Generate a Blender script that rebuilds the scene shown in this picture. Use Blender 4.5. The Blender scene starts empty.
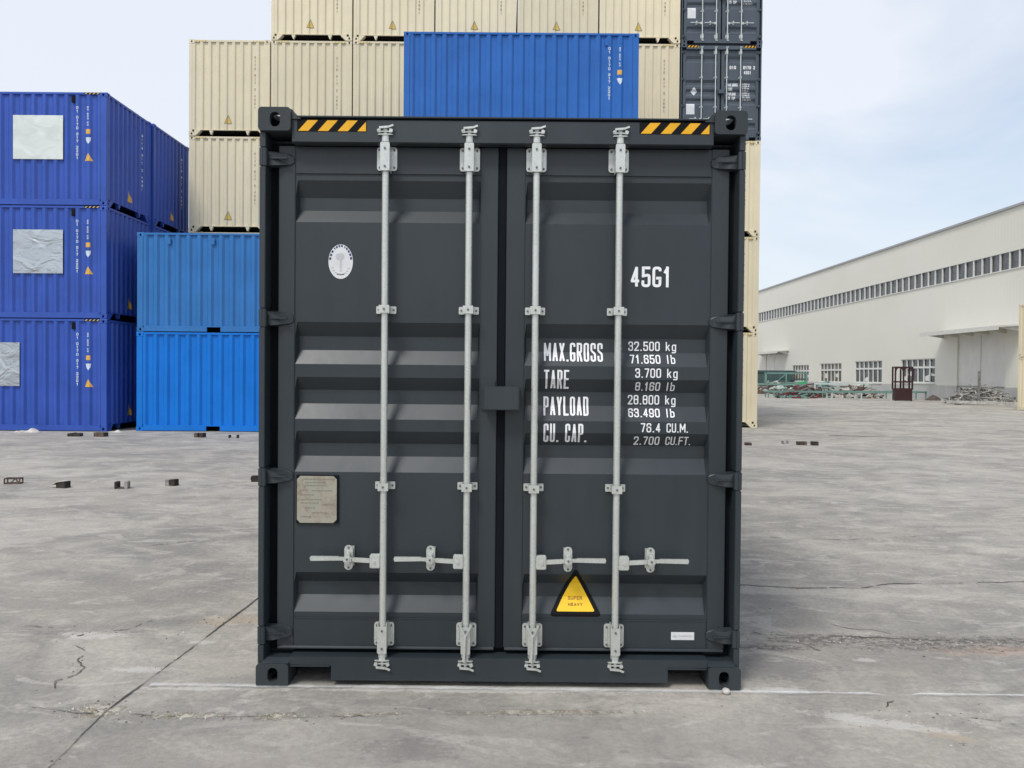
import bpy, bmesh, math, random
from mathutils import Vector, Matrix
random.seed(7)
R = math.radians
scene = bpy.context.scene
col = scene.collection

# ------------------------------------------------------------------ camera
cam_d = bpy.data.cameras.new('camera'); cam = bpy.data.objects.new('camera', cam_d); col.objects.link(cam)
cam_d.sensor_width = 36.0; cam_d.lens = 776.61 / 1024 * 36.0
cam_d.clip_start = 0.05; cam_d.clip_end = 3000
PITCH, ROLL, YAW = 0.0136, 0.0086, -0.0006
def cam_rot(p, r, y):
    M1 = Matrix(((math.cos(y), -math.sin(y), 0), (math.sin(y), math.cos(y), 0), (0, 0, 1)))
    B = Matrix(((1, 0, 0), (0, -math.sin(p), -math.cos(p)), (0, math.cos(p), -math.sin(p))))
    Q = Matrix(((math.cos(r), -math.sin(r), 0), (math.sin(r), math.cos(r), 0), (0, 0, 1)))
    return Q @ B @ M1
_q = cam_rot(PITCH, ROLL, YAW)
_m = Matrix((_q[0], -_q[1], -_q[2])).transposed().to_4x4()
_m.translation = Vector((0.059, 0.0, 1.5873))
cam.matrix_world = _m
scene.camera = cam

# ------------------------------------------------------------------ light
SUN_EL, SUN_AZ = 54.0, 33.0          # azimuth measured from straight behind the camera towards the left
SUN_STRENGTH, SUN_ANGLE = 2.0, 15.0
SKY_STRENGTH = 0.15
sd = Vector((-math.sin(R(SUN_AZ)) * math.cos(R(SUN_EL)), -math.cos(R(SUN_AZ)) * math.cos(R(SUN_EL)), math.sin(R(SUN_EL))))
sun_d = bpy.data.lights.new('sun', 'SUN'); sun = bpy.data.objects.new('sun', sun_d); col.objects.link(sun)
sun_d.energy = SUN_STRENGTH; sun_d.angle = R(SUN_ANGLE); sun_d.color = (1.0, 0.965, 0.915)
sun.rotation_euler = sd.to_track_quat('Z', 'Y').to_euler()
sun.location = sd * 60

world = bpy.data.worlds.new('World'); scene.world = world; world.use_nodes = True
wt = world.node_tree; wt.nodes.clear()
wn = wt.nodes.new; wl = wt.links.new
out = wn('ShaderNodeOutputWorld'); bg = wn('ShaderNodeBackground')
sky = wn('ShaderNodeTexSky'); sky.sky_type = 'NISHITA'; sky.sun_disc = False
sky.sun_elevation = R(SUN_EL); sky.sun_rotation = math.atan2(sd.x, sd.y)
sky.air_density = 1.2; sky.dust_density = 2.2; sky.ozone_density = 1.0; sky.altitude = 50
bg.inputs['Strength'].default_value = SKY_STRENGTH
tc = wn('ShaderNodeTexCoord')
mp = wn('ShaderNodeMapping'); mp.inputs['Scale'].default_value = (1.1, 1.1, 2.0); mp.inputs['Rotation'].default_value = (0.0, 0.5, 0.6)
n1 = wn('ShaderNodeTexNoise'); n1.inputs['Scale'].default_value = 1.5; n1.inputs['Detail'].default_value = 6; n1.inputs['Roughness'].default_value = 0.52; n1.inputs['Distortion'].default_value = 0.5
cr = wn('ShaderNodeValToRGB'); cr.color_ramp.elements[0].position = 0.36; cr.color_ramp.elements[1].position = 0.60
cr.color_ramp.elements[0].color = (0.16, 0.16, 0.16, 1); cr.color_ramp.elements[1].color = (0.93, 0.93, 0.93, 1)
mx = wn('ShaderNodeMixRGB'); mx.inputs['Color2'].default_value = (5.35, 5.65, 6.15, 1)   # hazy cloud, in the sky texture's own units
wl(tc.outputs['Generated'], mp.inputs['Vector']); wl(mp.outputs['Vector'], n1.inputs['Vector']); wl(n1.outputs['Fac'], cr.inputs['Fac'])
sx = wn('ShaderNodeSeparateXYZ'); wl(tc.outputs['Generated'], sx.inputs[0])
gr = wn('ShaderNodeMapRange'); gr.interpolation_type = 'SMOOTHSTEP'; wl(sx.outputs['X'], gr.inputs['Value'])
for k_, q_ in zip(('From Min', 'From Max', 'To Min', 'To Max'), (-0.30, 0.30, 0.90, 0.0)): gr.inputs[k_].default_value = q_
mxx = wn('ShaderNodeMath'); mxx.operation = 'MAXIMUM'; wl(gr.outputs[0], mxx.inputs[0]); wl(cr.outputs['Color'], mxx.inputs[1])
wl(mxx.outputs[0], mx.inputs['Fac']); wl(sky.outputs['Color'], mx.inputs['Color1'])
wl(mx.outputs['Color'], bg.inputs['Color']); wl(bg.outputs['Background'], out.inputs['Surface'])

vs = scene.view_settings
vs.view_transform = 'Standard'; vs.look = 'None'; vs.gamma = 1.0; vs.use_curve_mapping = False
vs.exposure = 0.12

# ------------------------------------------------------------------ node helpers / materials
class NT:
    def __init__(s, name):
        s.m = bpy.data.materials.new(name); s.m.use_nodes = True
        s.t = s.m.node_tree; s.t.nodes.clear()
        s.out = s.n('ShaderNodeOutputMaterial'); s.b = s.n('ShaderNodeBsdfPrincipled')
        s.l(s.b.outputs[0], s.out.inputs['Surface'])
        s.tc = s.n('ShaderNodeTexCoord')
    def n(s, k, **kw):
        x = s.t.nodes.new(k)
        for a, v in kw.items(): setattr(x, a, v)
        return x
    def l(s, a, b): s.t.links.new(a, b)
    def put(s, v, inp):
        if hasattr(v, 'links'): s.l(v, inp)
        elif isinstance(v, (tuple, list)) and len(v) == 3 and inp.type == 'RGBA': inp.default_value = (*v, 1)
        else: inp.default_value = v
    def map(s, scale=(1, 1, 1), loc=(0, 0, 0), rot=(0, 0, 0), src='Object'):
        x = s.n('ShaderNodeMapping'); x.inputs['Scale'].default_value = scale
        x.inputs['Location'].default_value = loc; x.inputs['Rotation'].default_value = rot
        s.l(s.tc.outputs[src], x.inputs['Vector']); return x.outputs[0]
    def noise(s, vec, scale, detail=4, rough=0.55, dist=0.0):
        x = s.n('ShaderNodeTexNoise'); s.l(vec, x.inputs['Vector'])
        x.inputs['Scale'].default_value = scale; x.inputs['Detail'].default_value = detail
        x.inputs['Roughness'].default_value = rough; x.inputs['Distortion'].default_value = dist
        return x.outputs['Fac']
    def ramp(s, v, a, b, lo=0.0, hi=1.0):
        x = s.n('ShaderNodeMapRange'); x.interpolation_type = 'SMOOTHSTEP'
        s.put(v, x.inputs['Value'])
        for k, q in zip(('From Min', 'From Max', 'To Min', 'To Max'), (a, b, lo, hi)): x.inputs[k].default_value = q
        return x.outputs[0]
    def math(s, op, a, b=0.0):
        x = s.n('ShaderNodeMath', operation=op); s.put(a, x.inputs[0]); s.put(b, x.inputs[1]); return x.outputs[0]
    def mix(s, f, a, b, mode='MIX'):
        x = s.n('ShaderNodeMixRGB', blend_type=mode); s.put(f, x.inputs[0]); s.put(a, x.inputs[1]); s.put(b, x.inputs[2]); return x.outputs[0]
    def bump(s, h, strength, dist=0.01):
        x = s.n('ShaderNodeBump'); x.inputs['Strength'].default_value = strength; x.inputs['Distance'].default_value = dist
        s.l(h, x.inputs['Height']); s.l(x.outputs[0], s.b.inputs['Normal'])
    def set(s, color=None, rough=None, metal=None, spec=None):
        for k, v in (('Base Color', color), ('Roughness', rough), ('Metallic', metal), ('Specular IOR Level', spec)):
            if v is not None: s.put(v, s.b.inputs[k])

def paint(name, c, rough=0.5, var=0.16, spec=0.4, wave=0.25, dirt=0.0, dirt_col=(0.2, 0.16, 0.12), seed=0.0, tone=0.05):
    m = NT(name)
    oi = m.n('ShaderNodeObjectInfo'); wn_ = m.n('ShaderNodeTexWhiteNoise', noise_dimensions='3D'); m.l(oi.outputs['Location'], wn_.inputs['Vector'])
    off = m.n('ShaderNodeVectorMath', operation='SCALE'); m.l(wn_.outputs['Color'], off.inputs[0]); off.inputs['Scale'].default_value = 23.0
    ad = m.n('ShaderNodeVectorMath', operation='ADD'); m.l(m.tc.outputs['Object'], ad.inputs[0]); m.l(off.outputs[0], ad.inputs[1])
    def mp2(scale):
        x = m.n('ShaderNodeMapping'); x.inputs['Scale'].default_value = scale; x.inputs['Location'].default_value = (seed, 3, 1); m.l(ad.outputs[0], x.inputs['Vector']); return x.outputs[0]
    a = m.noise(mp2((1, 1, 1)), 1.1, 5, 0.6)
    g = m.noise(mp2((6, 6, 0.7)), 2.4, 5, 0.65)              # faint vertical run marks
    f = m.noise(m.map(), 60, 3, 0.6)
    v = m.math('ADD', m.math('MULTIPLY', a, 0.55), m.math('ADD', m.math('MULTIPLY', g, 0.3), m.math('MULTIPLY', f, 0.15)))
    k = m.ramp(v, 0.3, 0.7, 1 - var, 1 + var)
    k = m.math('MULTIPLY', k, m.ramp(wn_.outputs['Value'], 0, 1, 1 - tone, 1 + tone))
    colr = m.mix(1.0, c, k, 'MULTIPLY')
    if dirt > 0:
        d = m.ramp(m.noise(mp2((5, 5, 0.45)), 1.7, 6, 0.7), 0.50, 0.8, 0, dirt)
        colr = m.mix(d, colr, dirt_col)
    m.set(colr, m.ramp(m.math('ADD', m.math('MULTIPLY', a, 0.8), m.math('MULTIPLY', g, 0.2)), 0.3, 0.7, rough - 0.05, rough + 0.07), 0.0, spec)
    m.bump(m.noise(m.map(), 3.0, 2, 0.5), wave, 0.012)
    return m.m

def flat(name, c, rough=0.6, metal=0.0, spec=0.4, var=0.08):
    m = NT(name)
    k = m.ramp(m.noise(m.map(), 9, 4, 0.6), 0.3, 0.7, 1 - var, 1 + var)
    m.set(m.mix(1.0, c, k, 'MULTIPLY'), rough, metal, spec)
    return m.m

def tint(name, c, **kw): return paint(name, c, **kw)
M = {}
M['charcoal'] = paint('charcoal_paint', (0.025, 0.034, 0.040), rough=0.43, var=0.14, spec=0.5, wave=0.16, dirt=0.14, dirt_col=(0.075, 0.077, 0.075), tone=0.0)
M['charcoal_cast'] = paint('charcoal_casting_paint', (0.038, 0.046, 0.051), rough=0.55, spec=0.25, var=0.14, wave=0.5, dirt=0.15, dirt_col=(0.1, 0.1, 0.1))
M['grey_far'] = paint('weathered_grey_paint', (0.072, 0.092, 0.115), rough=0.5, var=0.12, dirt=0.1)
M['cream'] = paint('cream_paint', (0.72, 0.645, 0.46), rough=0.5, var=0.05, dirt=0.14, dirt_col=(0.42, 0.36, 0.24))
M['cobalt'] = paint('cobalt_paint', (0.030, 0.085, 0.40), rough=0.36, var=0.14, seed=2, dirt=0.08, dirt_col=(0.08, 0.12, 0.3))
M['royal'] = paint('royal_blue_paint', (0.018, 0.125, 0.44), rough=0.32, var=0.12, seed=5)
M['sky_blue'] = paint('bright_blue_paint', (0.003, 0.18, 0.66), rough=0.42, spec=0.3, var=0.10, seed=9, dirt=0.08, dirt_col=(0.05, 0.2, 0.5))
M['dull_blue'] = paint('dull_blue_paint', (0.025, 0.160, 0.44), rough=0.42, var=0.12, seed=12, dirt=0.12, dirt_col=(0.1, 0.2, 0.35))
M['rubber'] = flat('black_rubber', (0.006, 0.008, 0.011), 0.8, spec=0.12)
M['underside'] = flat('dark_underside_paint', (0.02, 0.02, 0.021), 0.85, spec=0.1)
M['white_ink'] = flat('white_vinyl', (0.88, 0.89, 0.90), 0.5, var=0.05)
M['pale_ink'] = flat('pale_blue_white_vinyl', (0.62, 0.70, 0.80), 0.5)
M['dark_ink'] = flat('faded_grey_vinyl', (0.30, 0.27, 0.20), 0.6)
M['black_vinyl'] = flat('black_vinyl', (0.009, 0.009, 0.010), 0.7, spec=0.12)
M['yellow'] = flat('yellow_vinyl', (0.82, 0.42, 0.012), 0.45, var=0.06)
M['tri_yellow'] = flat('warm_yellow_vinyl', (0.88, 0.56, 0.02), 0.45, var=0.05)
M['soft_yellow'] = flat('faded_yellow_vinyl', (0.66, 0.46, 0.10), 0.5)
M['orange'] = flat('orange_vinyl', (0.74, 0.42, 0.08), 0.5)
M['label_white'] = flat('white_label', (0.70, 0.71, 0.72), 0.5)
M['logo_blue'] = flat('navy_print', (0.02, 0.03, 0.13), 0.5)
M['logo_grey'] = flat('grey_print', (0.52, 0.55, 0.57), 0.5)
M['pebble'] = flat('pale_stone', (0.5, 0.48, 0.44), 0.8, var=0.3)

def galv():
    m = NT('galvanised_steel')
    v = m.n('ShaderNodeTexVoronoi'); m.l(m.map(), v.inputs['Vector']); v.inputs['Scale'].default_value = 70
    k = m.ramp(m.math('ADD', m.math('MULTIPLY', v.outputs['Distance'], 0.3), m.math('MULTIPLY', m.noise(m.map((1, 1, 0.3)), 14, 5, 0.7), 0.9)), 0.3, 0.8, 0.90, 1.07)
    m.set(m.mix(1.0, (0.60, 0.625, 0.585), k, 'MULTIPLY'), m.ramp(m.noise(m.map(), 30, 4), 0.3, 0.7, 0.26, 0.42), 0.5, 0.5)
    m.bump(m.noise(m.map(), 90, 3), 0.2, 0.002)
    return m.m
M['galv'] = galv()
M['galv_dark'] = flat('dull_bolt_steel', (0.16, 0.17, 0.17), 0.5, 0.5)

def plate():
    m = NT('engraved_plate')
    a = m.ramp(m.noise(m.map((1, 1, 1)), 17, 6, 0.7, 0.6), 0.42, 0.7)
    b = m.ramp(m.noise(m.map((1.3, 1, 1), (3, 0, 2)), 9, 4, 0.6), 0.5, 0.68)
    c = m.mix(b, m.mix(a, (0.40, 0.37, 0.30), (0.27, 0.22, 0.17)), (0.36, 0.37, 0.30))
    m.set(c, 0.45, 0.25, 0.5); return m.m
M['plate'] = plate()
M['plate_text'] = flat('etched_brown', (0.25, 0.21, 0.17), 0.5)

def foil(name, c, metal, rough, strength):
    m = NT(name)
    n = m.noise(m.map((1, 1, 1.7), (0, 0, 0), (R(35), 0, 0)), 1.6, 3, 0.5, 1.2)
    m.set(m.mix(m.ramp(n, 0.3, 0.75), tuple(0.82 * x for x in c), c), rough, metal, 0.5)
    m.bump(n, strength, 0.12); return m.m
M['foil_white'] = foil('pale_foil_sheet', (0.74, 0.80, 0.77), 0.1, 0.45, 0.05)
M['foil'] = foil('crumpled_silver_foil', (0.55, 0.60, 0.64), 0.85, 0.27, 0.42)

# warehouse
def cladding():
    m = NT('white_cladding')
    big = m.noise(m.map((1, 0.06, 0.12)), 1.0, 5, 0.6)
    st = m.noise(m.map((1, 1.6, 0.12)), 1.0, 5, 0.7)
    c = m.mix(m.ramp(big, 0.35, 0.7), (0.66, 0.645, 0.575), (0.71, 0.695, 0.63))
    c = m.mix(m.ramp(st, 0.55, 0.85, 0, 0.22), c, (0.56, 0.53, 0.46))
    m.set(c, 0.6, 0, 0.3)
    w = m.n('ShaderNodeTexWave', wave_type='BANDS', bands_direction='Y'); m.l(m.map(), w.inputs['Vector'])
    w.inputs['Scale'].default_value = 1.0
    m.bump(w.outputs['Fac'], 0.12, 0.03); return m.m
M['cladding'] = cladding()
M['plinth'] = paint('grey_plinth_render', (0.43, 0.43, 0.415), rough=0.8, var=0.12, spec=0.2)
M['door_white'] = paint('sliding_door_paint', (0.64, 0.63, 0.60), rough=0.6, var=0.08, spec=0.3)
M['trim_white'] = flat('white_window_frame', (0.66, 0.66, 0.63), 0.5)
M['canopy'] = flat('canopy_sheet', (0.60, 0.59, 0.55), 0.6)
M['coping'] = flat('dull_roof_trim', (0.33, 0.34, 0.35), 0.5)
M['gap_shade'] = flat('gap_shade_paint', (0.04, 0.04, 0.04), 0.8)
def glass(name, c):
    m = NT(name)
    k = m.ramp(m.noise(m.map((1, 0.8, 0.8)), 2.2, 4, 0.7), 0.35, 0.7, 0.65, 1.5)
    m.set(m.mix(1.0, c, k, 'MULTIPLY'), 0.18, 0.0, 0.6); return m.m
M['glass'] = glass('dusty_window_glass', (0.085, 0.095, 0.10))
M['glass_old'] = glass('grimy_window_glass', (0.13, 0.12, 0.09))
M['green'] = paint('pale_green_steel', (0.15, 0.27, 0.24), rough=0.6, var=0.2, dirt=0.5, dirt_col=(0.3, 0.3, 0.27))
M['pale_steel'] = paint('greenish_white_steel', (0.48, 0.55, 0.52), rough=0.6, var=0.15, dirt=0.3)
M['maroon'] = paint('maroon_steel', (0.040, 0.014, 0.013), rough=0.6, var=0.25)
M['rust'] = flat('rusty_steel', (0.13, 0.085, 0.065), 0.8, var=0.5)
M['red_scrap'] = flat('dull_red_steel', (0.15, 0.03, 0.035), 0.7, var=0.5)
M['dark_skip'] = paint('dark_green_sheet', (0.045, 0.085, 0.085), rough=0.7, var=0.3)
M['white_scrap'] = flat('whitened_scrap', (0.44, 0.43, 0.40), 0.7, var=0.3)
M['grey_scrap'] = flat('grey_scrap', (0.2, 0.2, 0.19), 0.8, var=0.4)
M['soil'] = flat('dark_soil', (0.11, 0.09, 0.08), 0.95, var=0.5, spec=0.1)
M['block_dark'] = flat('dark_block_steel', (0.035, 0.028, 0.026), 0.8, var=0.5)
M['block_rust'] = flat('rusted_block_steel', (0.10, 0.07, 0.055), 0.85, var=0.5)
M['block_grey'] = flat('worn_grey_block', (0.30, 0.28, 0.26), 0.85, var=0.4)
M['rag'] = flat('dirty_cloth', (0.55, 0.52, 0.46), 0.9, var=0.25, spec=0.1)
M['bright_green'] = flat('bright_green_sheet', (0.05, 0.42, 0.16), 0.6)

# ------------------------------------------------------------------ mesh helpers
class MB:
    def __init__(s): s.v = []; s.f = []; s.sm = []
    def add(s, vs_, fs, smooth=False):
        n = len(s.v); s.v += [tuple(v) for v in vs_]
        s.f += [tuple(i + n for i in f) for f in fs]; s.sm += [smooth] * len(fs); return s
    def box(s, x0, x1, y0, y1, z0, z1, bev=0.0):
        if bev > 0:
            bm = bmesh.new(); bmesh.ops.create_cube(bm, size=1)
            for v in bm.verts: v.co = Vector(((x0 + x1) / 2 + v.co.x * (x1 - x0), (y0 + y1) / 2 + v.co.y * (y1 - y0), (z0 + z1) / 2 + v.co.z * (z1 - z0)))
            bmesh.ops.bevel(bm, geom=bm.edges[:], offset=bev, segments=2, affect='EDGES')
            bm.verts.index_update(); s.add([v.co[:] for v in bm.verts], [[v.index for v in f.verts] for f in bm.faces]); bm.free(); return s
        return s.add([(x, y, z) for x in (x0, x1) for y in (y0, y1) for z in (z0, z1)],
                     [(0, 1, 3, 2), (4, 6, 7, 5), (0, 4, 5, 1), (2, 3, 7, 6), (0, 2, 6, 4), (1, 5, 7, 3)])
    def prism(s, pts, a, b, axis='y'):
        """pts: outline in the other two axes (x,z) for 'y', (y,z) for 'x', (x,y) for 'z'"""
        def P(p, t): return {'y': (p[0], t, p[1]), 'x': (t, p[0], p[1]), 'z': (p[0], p[1], t)}[axis]
        n = len(pts)
        s.add([P(p, a) for p in pts] + [P(p, b) for p in pts],
              [tuple(range(n)), tuple(range(2 * n - 1, n - 1, -1))] + [(i, (i + 1) % n, n + (i + 1) % n, n + i) for i in range(n)]); return s
    def tube(s, a, b, r, n=12, r2=None, cap=True, smooth=True):
        a, b = Vector(a), Vector(b); d = (b - a).normalized()
        u = d.orthogonal().normalized(); w = d.cross(u); r2 = r if r2 is None else r2
        vs_ = []
        for c, rr in ((a, r), (b, r2)):
            for i in range(n):
                t = 2 * math.pi * i / n; vs_.append(tuple(c + u * math.cos(t) * rr + w * math.sin(t) * rr))
        s.add(vs_, [(i, (i + 1) % n, n + (i + 1) % n, n + i) for i in range(n)], smooth)
        if cap: s.add(vs_, [tuple(range(n)), tuple(range(2 * n - 1, n - 1, -1))])
        return s
    def bar(s, a, b, w, h=None):
        """square section bar between two points"""
        a, b = Vector(a), Vector(b); d = (b - a).normalized(); h = h or w
        u = d.cross(Vector((0, 0, 1)))
        u = u.normalized() if u.length > 1e-4 else Vector((1, 0, 0)); k = u.cross(d).normalized()
        vs_ = [tuple(c + u * sx * w / 2 + k * sz * h / 2) for c in (a, b) for sx, sz in ((-1, -1), (1, -1), (1, 1), (-1, 1))]
        return s.add(vs_, [(0, 1, 2, 3), (7, 6, 5, 4), (0, 4, 5, 1), (1, 5, 6, 2), (2, 6, 7, 3), (3, 7, 4, 0)])
    def mesh(s, name):
        me = bpy.data.meshes.new(name); me.from_pydata(s.v, [], s.f); me.update()
        bm = bmesh.new(); bm.from_mesh(me); bmesh.ops.recalc_face_normals(bm, faces=bm.faces[:]); bm.to_mesh(me); bm.free()
        me.polygons.foreach_set('use_smooth', s.sm); return me
    def build(s, name, mat, parent=None, raw=False):
        if raw:
            me = bpy.data.meshes.new(name); me.from_pydata(s.v, [], s.f); me.update()
        else: me = s.mesh(name)
        me.materials.append(mat if not isinstance(mat, str) else M[mat])
        o = bpy.data.objects.new(name, me); col.objects.link(o)
        if parent is not None: o.parent = parent
        return o
def empty(name, loc=(0, 0, 0), rz=0.0):
    o = bpy.data.objects.new(name, None); col.objects.link(o); o.location = loc; o.rotation_euler = (0, 0, rz); o.empty_display_size = 0.3; return o
def tag(o, label=None, cat=None, group=None, kind=None):
    for k, v in (('label', label), ('category', cat), ('group', group), ('kind', kind)):
        if v: o[k] = v
    return o
def copy_tree(o, parent=None, skip=()):
    c = o.copy(); col.objects.link(c); c.parent = parent
    for ch in [x for x in KIDS(o)]:
        if ch.name.split('.')[0] in skip: continue
        copy_tree(ch, c, skip)
    return c
_kc = {}
def KIDS(o):
    if o.name not in _kc: _kc[o.name] = list(o.children)
    return _kc[o.name]

def rrect(x0, x1, z0, z1, r, n=5):
    pts = []
    for cx, cz, a0 in ((x1 - r, z1 - r, 0), (x0 + r, z1 - r, 90), (x0 + r, z0 + r, 180), (x1 - r, z0 + r, 270)):
        for i in range(n + 1):
            t = R(a0 + 90 * i / n); pts.append((cx + r * math.cos(t), cz + r * math.sin(t)))
    return pts
def plate_hole(mb, outer, hole, a, b, axis='y'):
    """plate whose outline 'outer' has an opening 'hole'; both lists go the same way round and start at the same angle"""
    n = len(outer); assert len(hole) == n
    def P(p, t): return {'y': (p[0], t, p[1]), 'x': (t, p[0], p[1]), 'z': (p[0], p[1], t)}[axis]
    vs_ = [P(p, a) for p in outer] + [P(p, a) for p in hole] + [P(p, b) for p in outer] + [P(p, b) for p in hole]
    fs = []
    for i in range(n):
        j = (i + 1) % n
        fs += [(i, j, n + j, n + i), (2 * n + i, 3 * n + i, 3 * n + j, 2 * n + j), (i, 2 * n + i, 2 * n + j, j), (n + i, n + j, 3 * n + j, 3 * n + i)]
    mb.add(vs_, fs)

# ------------------------------------------------------------------ corrugated profiles and things printed on them
class Prof:
    """piecewise linear surface depth d(u)"""
    def __init__(s, pts): s.p = pts
    def __call__(s, u):
        p = s.p
        if u <= p[0][0]: return p[0][1]
        for (a, da), (b, db) in zip(p, p[1:]):
            if u <= b: return da + (db - da) * (u - a) / (b - a) if b > a else db
        return p[-1][1]
    def breaks(s): return [a for a, _ in s.p]
def corr_prof(u0, u1, pitch, depth, fl=0.26, sl=0.24):
    n = max(1, round((u1 - u0 - fl * pitch) / pitch)); p = (u1 - u0) / (n + fl)
    pts = [(u0, 0.0)]; u = u0
    for i in range(n):
        pts += [(u + fl * p, 0.0), (u + (fl + sl) * p, depth), (u + (1 - sl) * p, depth), (u + p, 0.0)]; u += p
    pts.append((u1, 0.0)); return Prof(pts)
def clip_band(poly, lo, hi, ax):
    for sgn, lim in ((1, lo), (-1, hi)):
        o = []
        for i in range(len(poly)):
            a, b = poly[i], poly[(i + 1) % len(poly)]
            da, db = sgn * (a[ax] - lim), sgn * (b[ax] - lim)
            if da >= 0: o.append(a)
            if da * db < 0:
                t = da / (da - db); o.append((a[0] + (b[0] - a[0]) * t, a[1] + (b[1] - a[1]) * t))
        poly = o
        if len(poly) < 3: return []
    return poly
def decal_poly(mb, poly, prof, ax, place):
    """convex polygon (u,z) laid on a surface folded along axis ax (0: folds across u, 1: folds across z)"""
    br = [-1e3] + prof.breaks() + [1e3]
    for a, b in zip(br, br[1:]):
        if b - a < 1e-6: continue
        q = clip_band(poly, a, b, ax)
        if len(q) >= 3:
            mid = 1e-7
            vs_ = [place(p[0], p[1], prof(min(max(p[ax], a + mid), b - mid))) for p in q]
            mb.add(vs_, [tuple(range(len(q)))])

# stroke lettering: condensed, rounded sign-writing capitals
_r = 0.32
GL = {
 '0': [([(0, 1, _r), (1, 1, _r), (1, 0, _r), (0, 0, _r)], True)],
 'O': [([(0, 1, _r), (1, 1, _r), (1, 0, _r), (0, 0, _r)], True)],
 'D': [([(0, 1), (1, 1, _r), (1, 0, _r), (0, 0)], True)],
 '1': [([(0.15, 0.78), (0.6, 1), (0.6, 0)], False)],
 '2': [([(0, 0.76), (0, 1, _r), (1, 1, _r), (1, 0.62, .1), (0, 0), (1, 0)], False)],
 '3': [([(0, 0.78), (0, 1, _r), (1, 1, _r), (1, 0.53, _r), (0.35, 0.53)], False), ([(0.35, 0.53), (1, 0.53, _r), (1, 0, _r), (0, 0, _r), (0, 0.22)], False)],
 '4': [([(0.72, 0), (0.72, 1), (0, 0.26), (1, 0.26)], False)],
 '5': [([(0.95, 1), (0.05, 1), (0.05, 0.55), (1, 0.62, _r), (1, 0, _r), (0, 0, _r), (0, 0.22)], False)],
 '6': [([(1, 0.8), (1, 1, _r), (0, 1, _r), (0, 0, _r), (1, 0, _r), (1, 0.57, _r), (0, 0.57)], False)],
 '7': [([(0, 1), (1, 1), (0.4, 0)], False)],
 '8': [([(0, 1, _r), (1, 1, _r), (1, 0.53, .2), (0, 0.53, .2)], True), ([(0, 0.53, .2), (1, 0.53, .2), (1, 0, _r), (0, 0, _r)], True)],
 '9': [([(0, 0.2), (0, 0, _r), (1, 0, _r), (1, 1, _r), (0, 1, _r), (0, 0.43, _r), (1, 0.43)], False)],
 'M': [([(0, 0), (0, 1), (0.5, 0.3), (1, 1), (1, 0)], False)],
 'A': [([(0, 0), (0.5, 1), (1, 0)], False), ([(0.16, 0.27), (0.84, 0.27)], False)],
 'X': [([(0, 0), (1, 1)], False), ([(0, 1), (1, 0)], False)],
 'G': [([(1, 0.82), (1, 1, _r), (0, 1, _r), (0, 0, _r), (1, 0, _r), (1, 0.43), (0.6, 0.43)], False)],
 'R': [([(0, 0), (0, 1), (1, 1, _r), (1, 0.5, _r), (0, 0.5)], False), ([(0.55, 0.5), (1, 0)], False)],
 'S': [([(1, 0.76), (1, 1, _r), (0, 1, _r), (0, 0.6, .25), (1, 0.42, .25), (1, 0, _r), (0, 0, _r), (0, 0.24)], False)],
 'T': [([(0, 1), (1, 1)], False), ([(0.5, 1), (0.5, 0)], False)],
 'E': [([(1, 1), (0, 1), (0, 0), (1, 0)], False), ([(0, 0.52), (0.85, 0.52)], False)],
 'F': [([(1, 1), (0, 1), (0, 0)], False), ([(0, 0.52), (0.85, 0.52)], False)],
 'P': [([(0, 0), (0, 1), (1, 1, _r), (1, 0.46, _r), (0, 0.46)], False)],
 'Y': [([(0, 1), (0.5, 0.42), (1, 1)], False), ([(0.5, 0.42), (0.5, 0)], False)],
 'L': [([(0, 1), (0, 0), (1, 0)], False)],
 'U': [([(0, 1), (0, 0, _r), (1, 0, _r), (1, 1)], False)],
 'C': [([(1, 0.72), (1, 1, _r), (0, 1, _r), (0, 0, _r), (1, 0, _r), (1, 0.28)], False)],
 'H': [([(0, 0), (0, 1)], False), ([(1, 0), (1, 1)], False), ([(0, 0.5), (1, 0.5)], False)],
 'V': [([(0, 1), (0.5, 0), (1, 1)], False)],
 'N': [([(0, 0), (0, 1), (1, 0), (1, 1)], False)],
 'B': [([(0, 0), (0, 1), (0.95, 1, _r), (0.95, 0.53, .2), (0, 0.53)], False), ([(0.4, 0.53), (1, 0.53, _r), (1, 0, _r), (0, 0)], False)],
 'K': [([(0, 0), (0, 1)], False), ([(1, 1), (0, 0.4)], False), ([(0.35, 0.6), (1, 0)], False)],
 'W': [([(0, 1), (0.25, 0), (0.5, 0.8), (0.75, 0), (1, 1)], False)],
 'k': [([(0, 0), (0, 1)], False), ([(0.9, 0.66), (0, 0.26)], False), ([(0.35, 0.42), (0.95, 0)], False)],
 'g': [([(1, 0.66), (1, -0.26, .25), (0, -0.26, .2)], False), ([(0, 0.66, _r), (1, 0.66), (1, 0.0), (0, 0.0, _r)], True)],
 'l': [([(0.5, 0), (0.5, 1)], False)],
 'b': [([(0, 1), (0, 0), (1, 0, _r), (1, 0.66, _r), (0, 0.66)], False)],
 '.': [([(0.35, 0), (0.65, 0)], False)],
 '-': [([(0.1, 0.5), (0.9, 0.5)], False)],
}
def fillet(pts, closed):
    n = len(pts); o = []
    for i, p in enumerate(pts):
        r = p[2] if len(p) > 2 else 0
        P = Vector(p[:2])
        if r <= 0 or (not closed and i in (0, n - 1)): o.append(P); continue
        A = Vector(pts[i - 1][:2]); B = Vector(pts[(i + 1) % n][:2])
        da, db = (A - P), (B - P); ra = min(r, da.length * 0.5); rb = min(r, db.length * 0.5)
        a = P + da.normalized() * ra; b = P + db.normalized() * rb
        for k in range(6):
            t = k / 5; o.append(a * (1 - t) ** 2 + P * 2 * t * (1 - t) + b * t * t)
    return o
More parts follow.
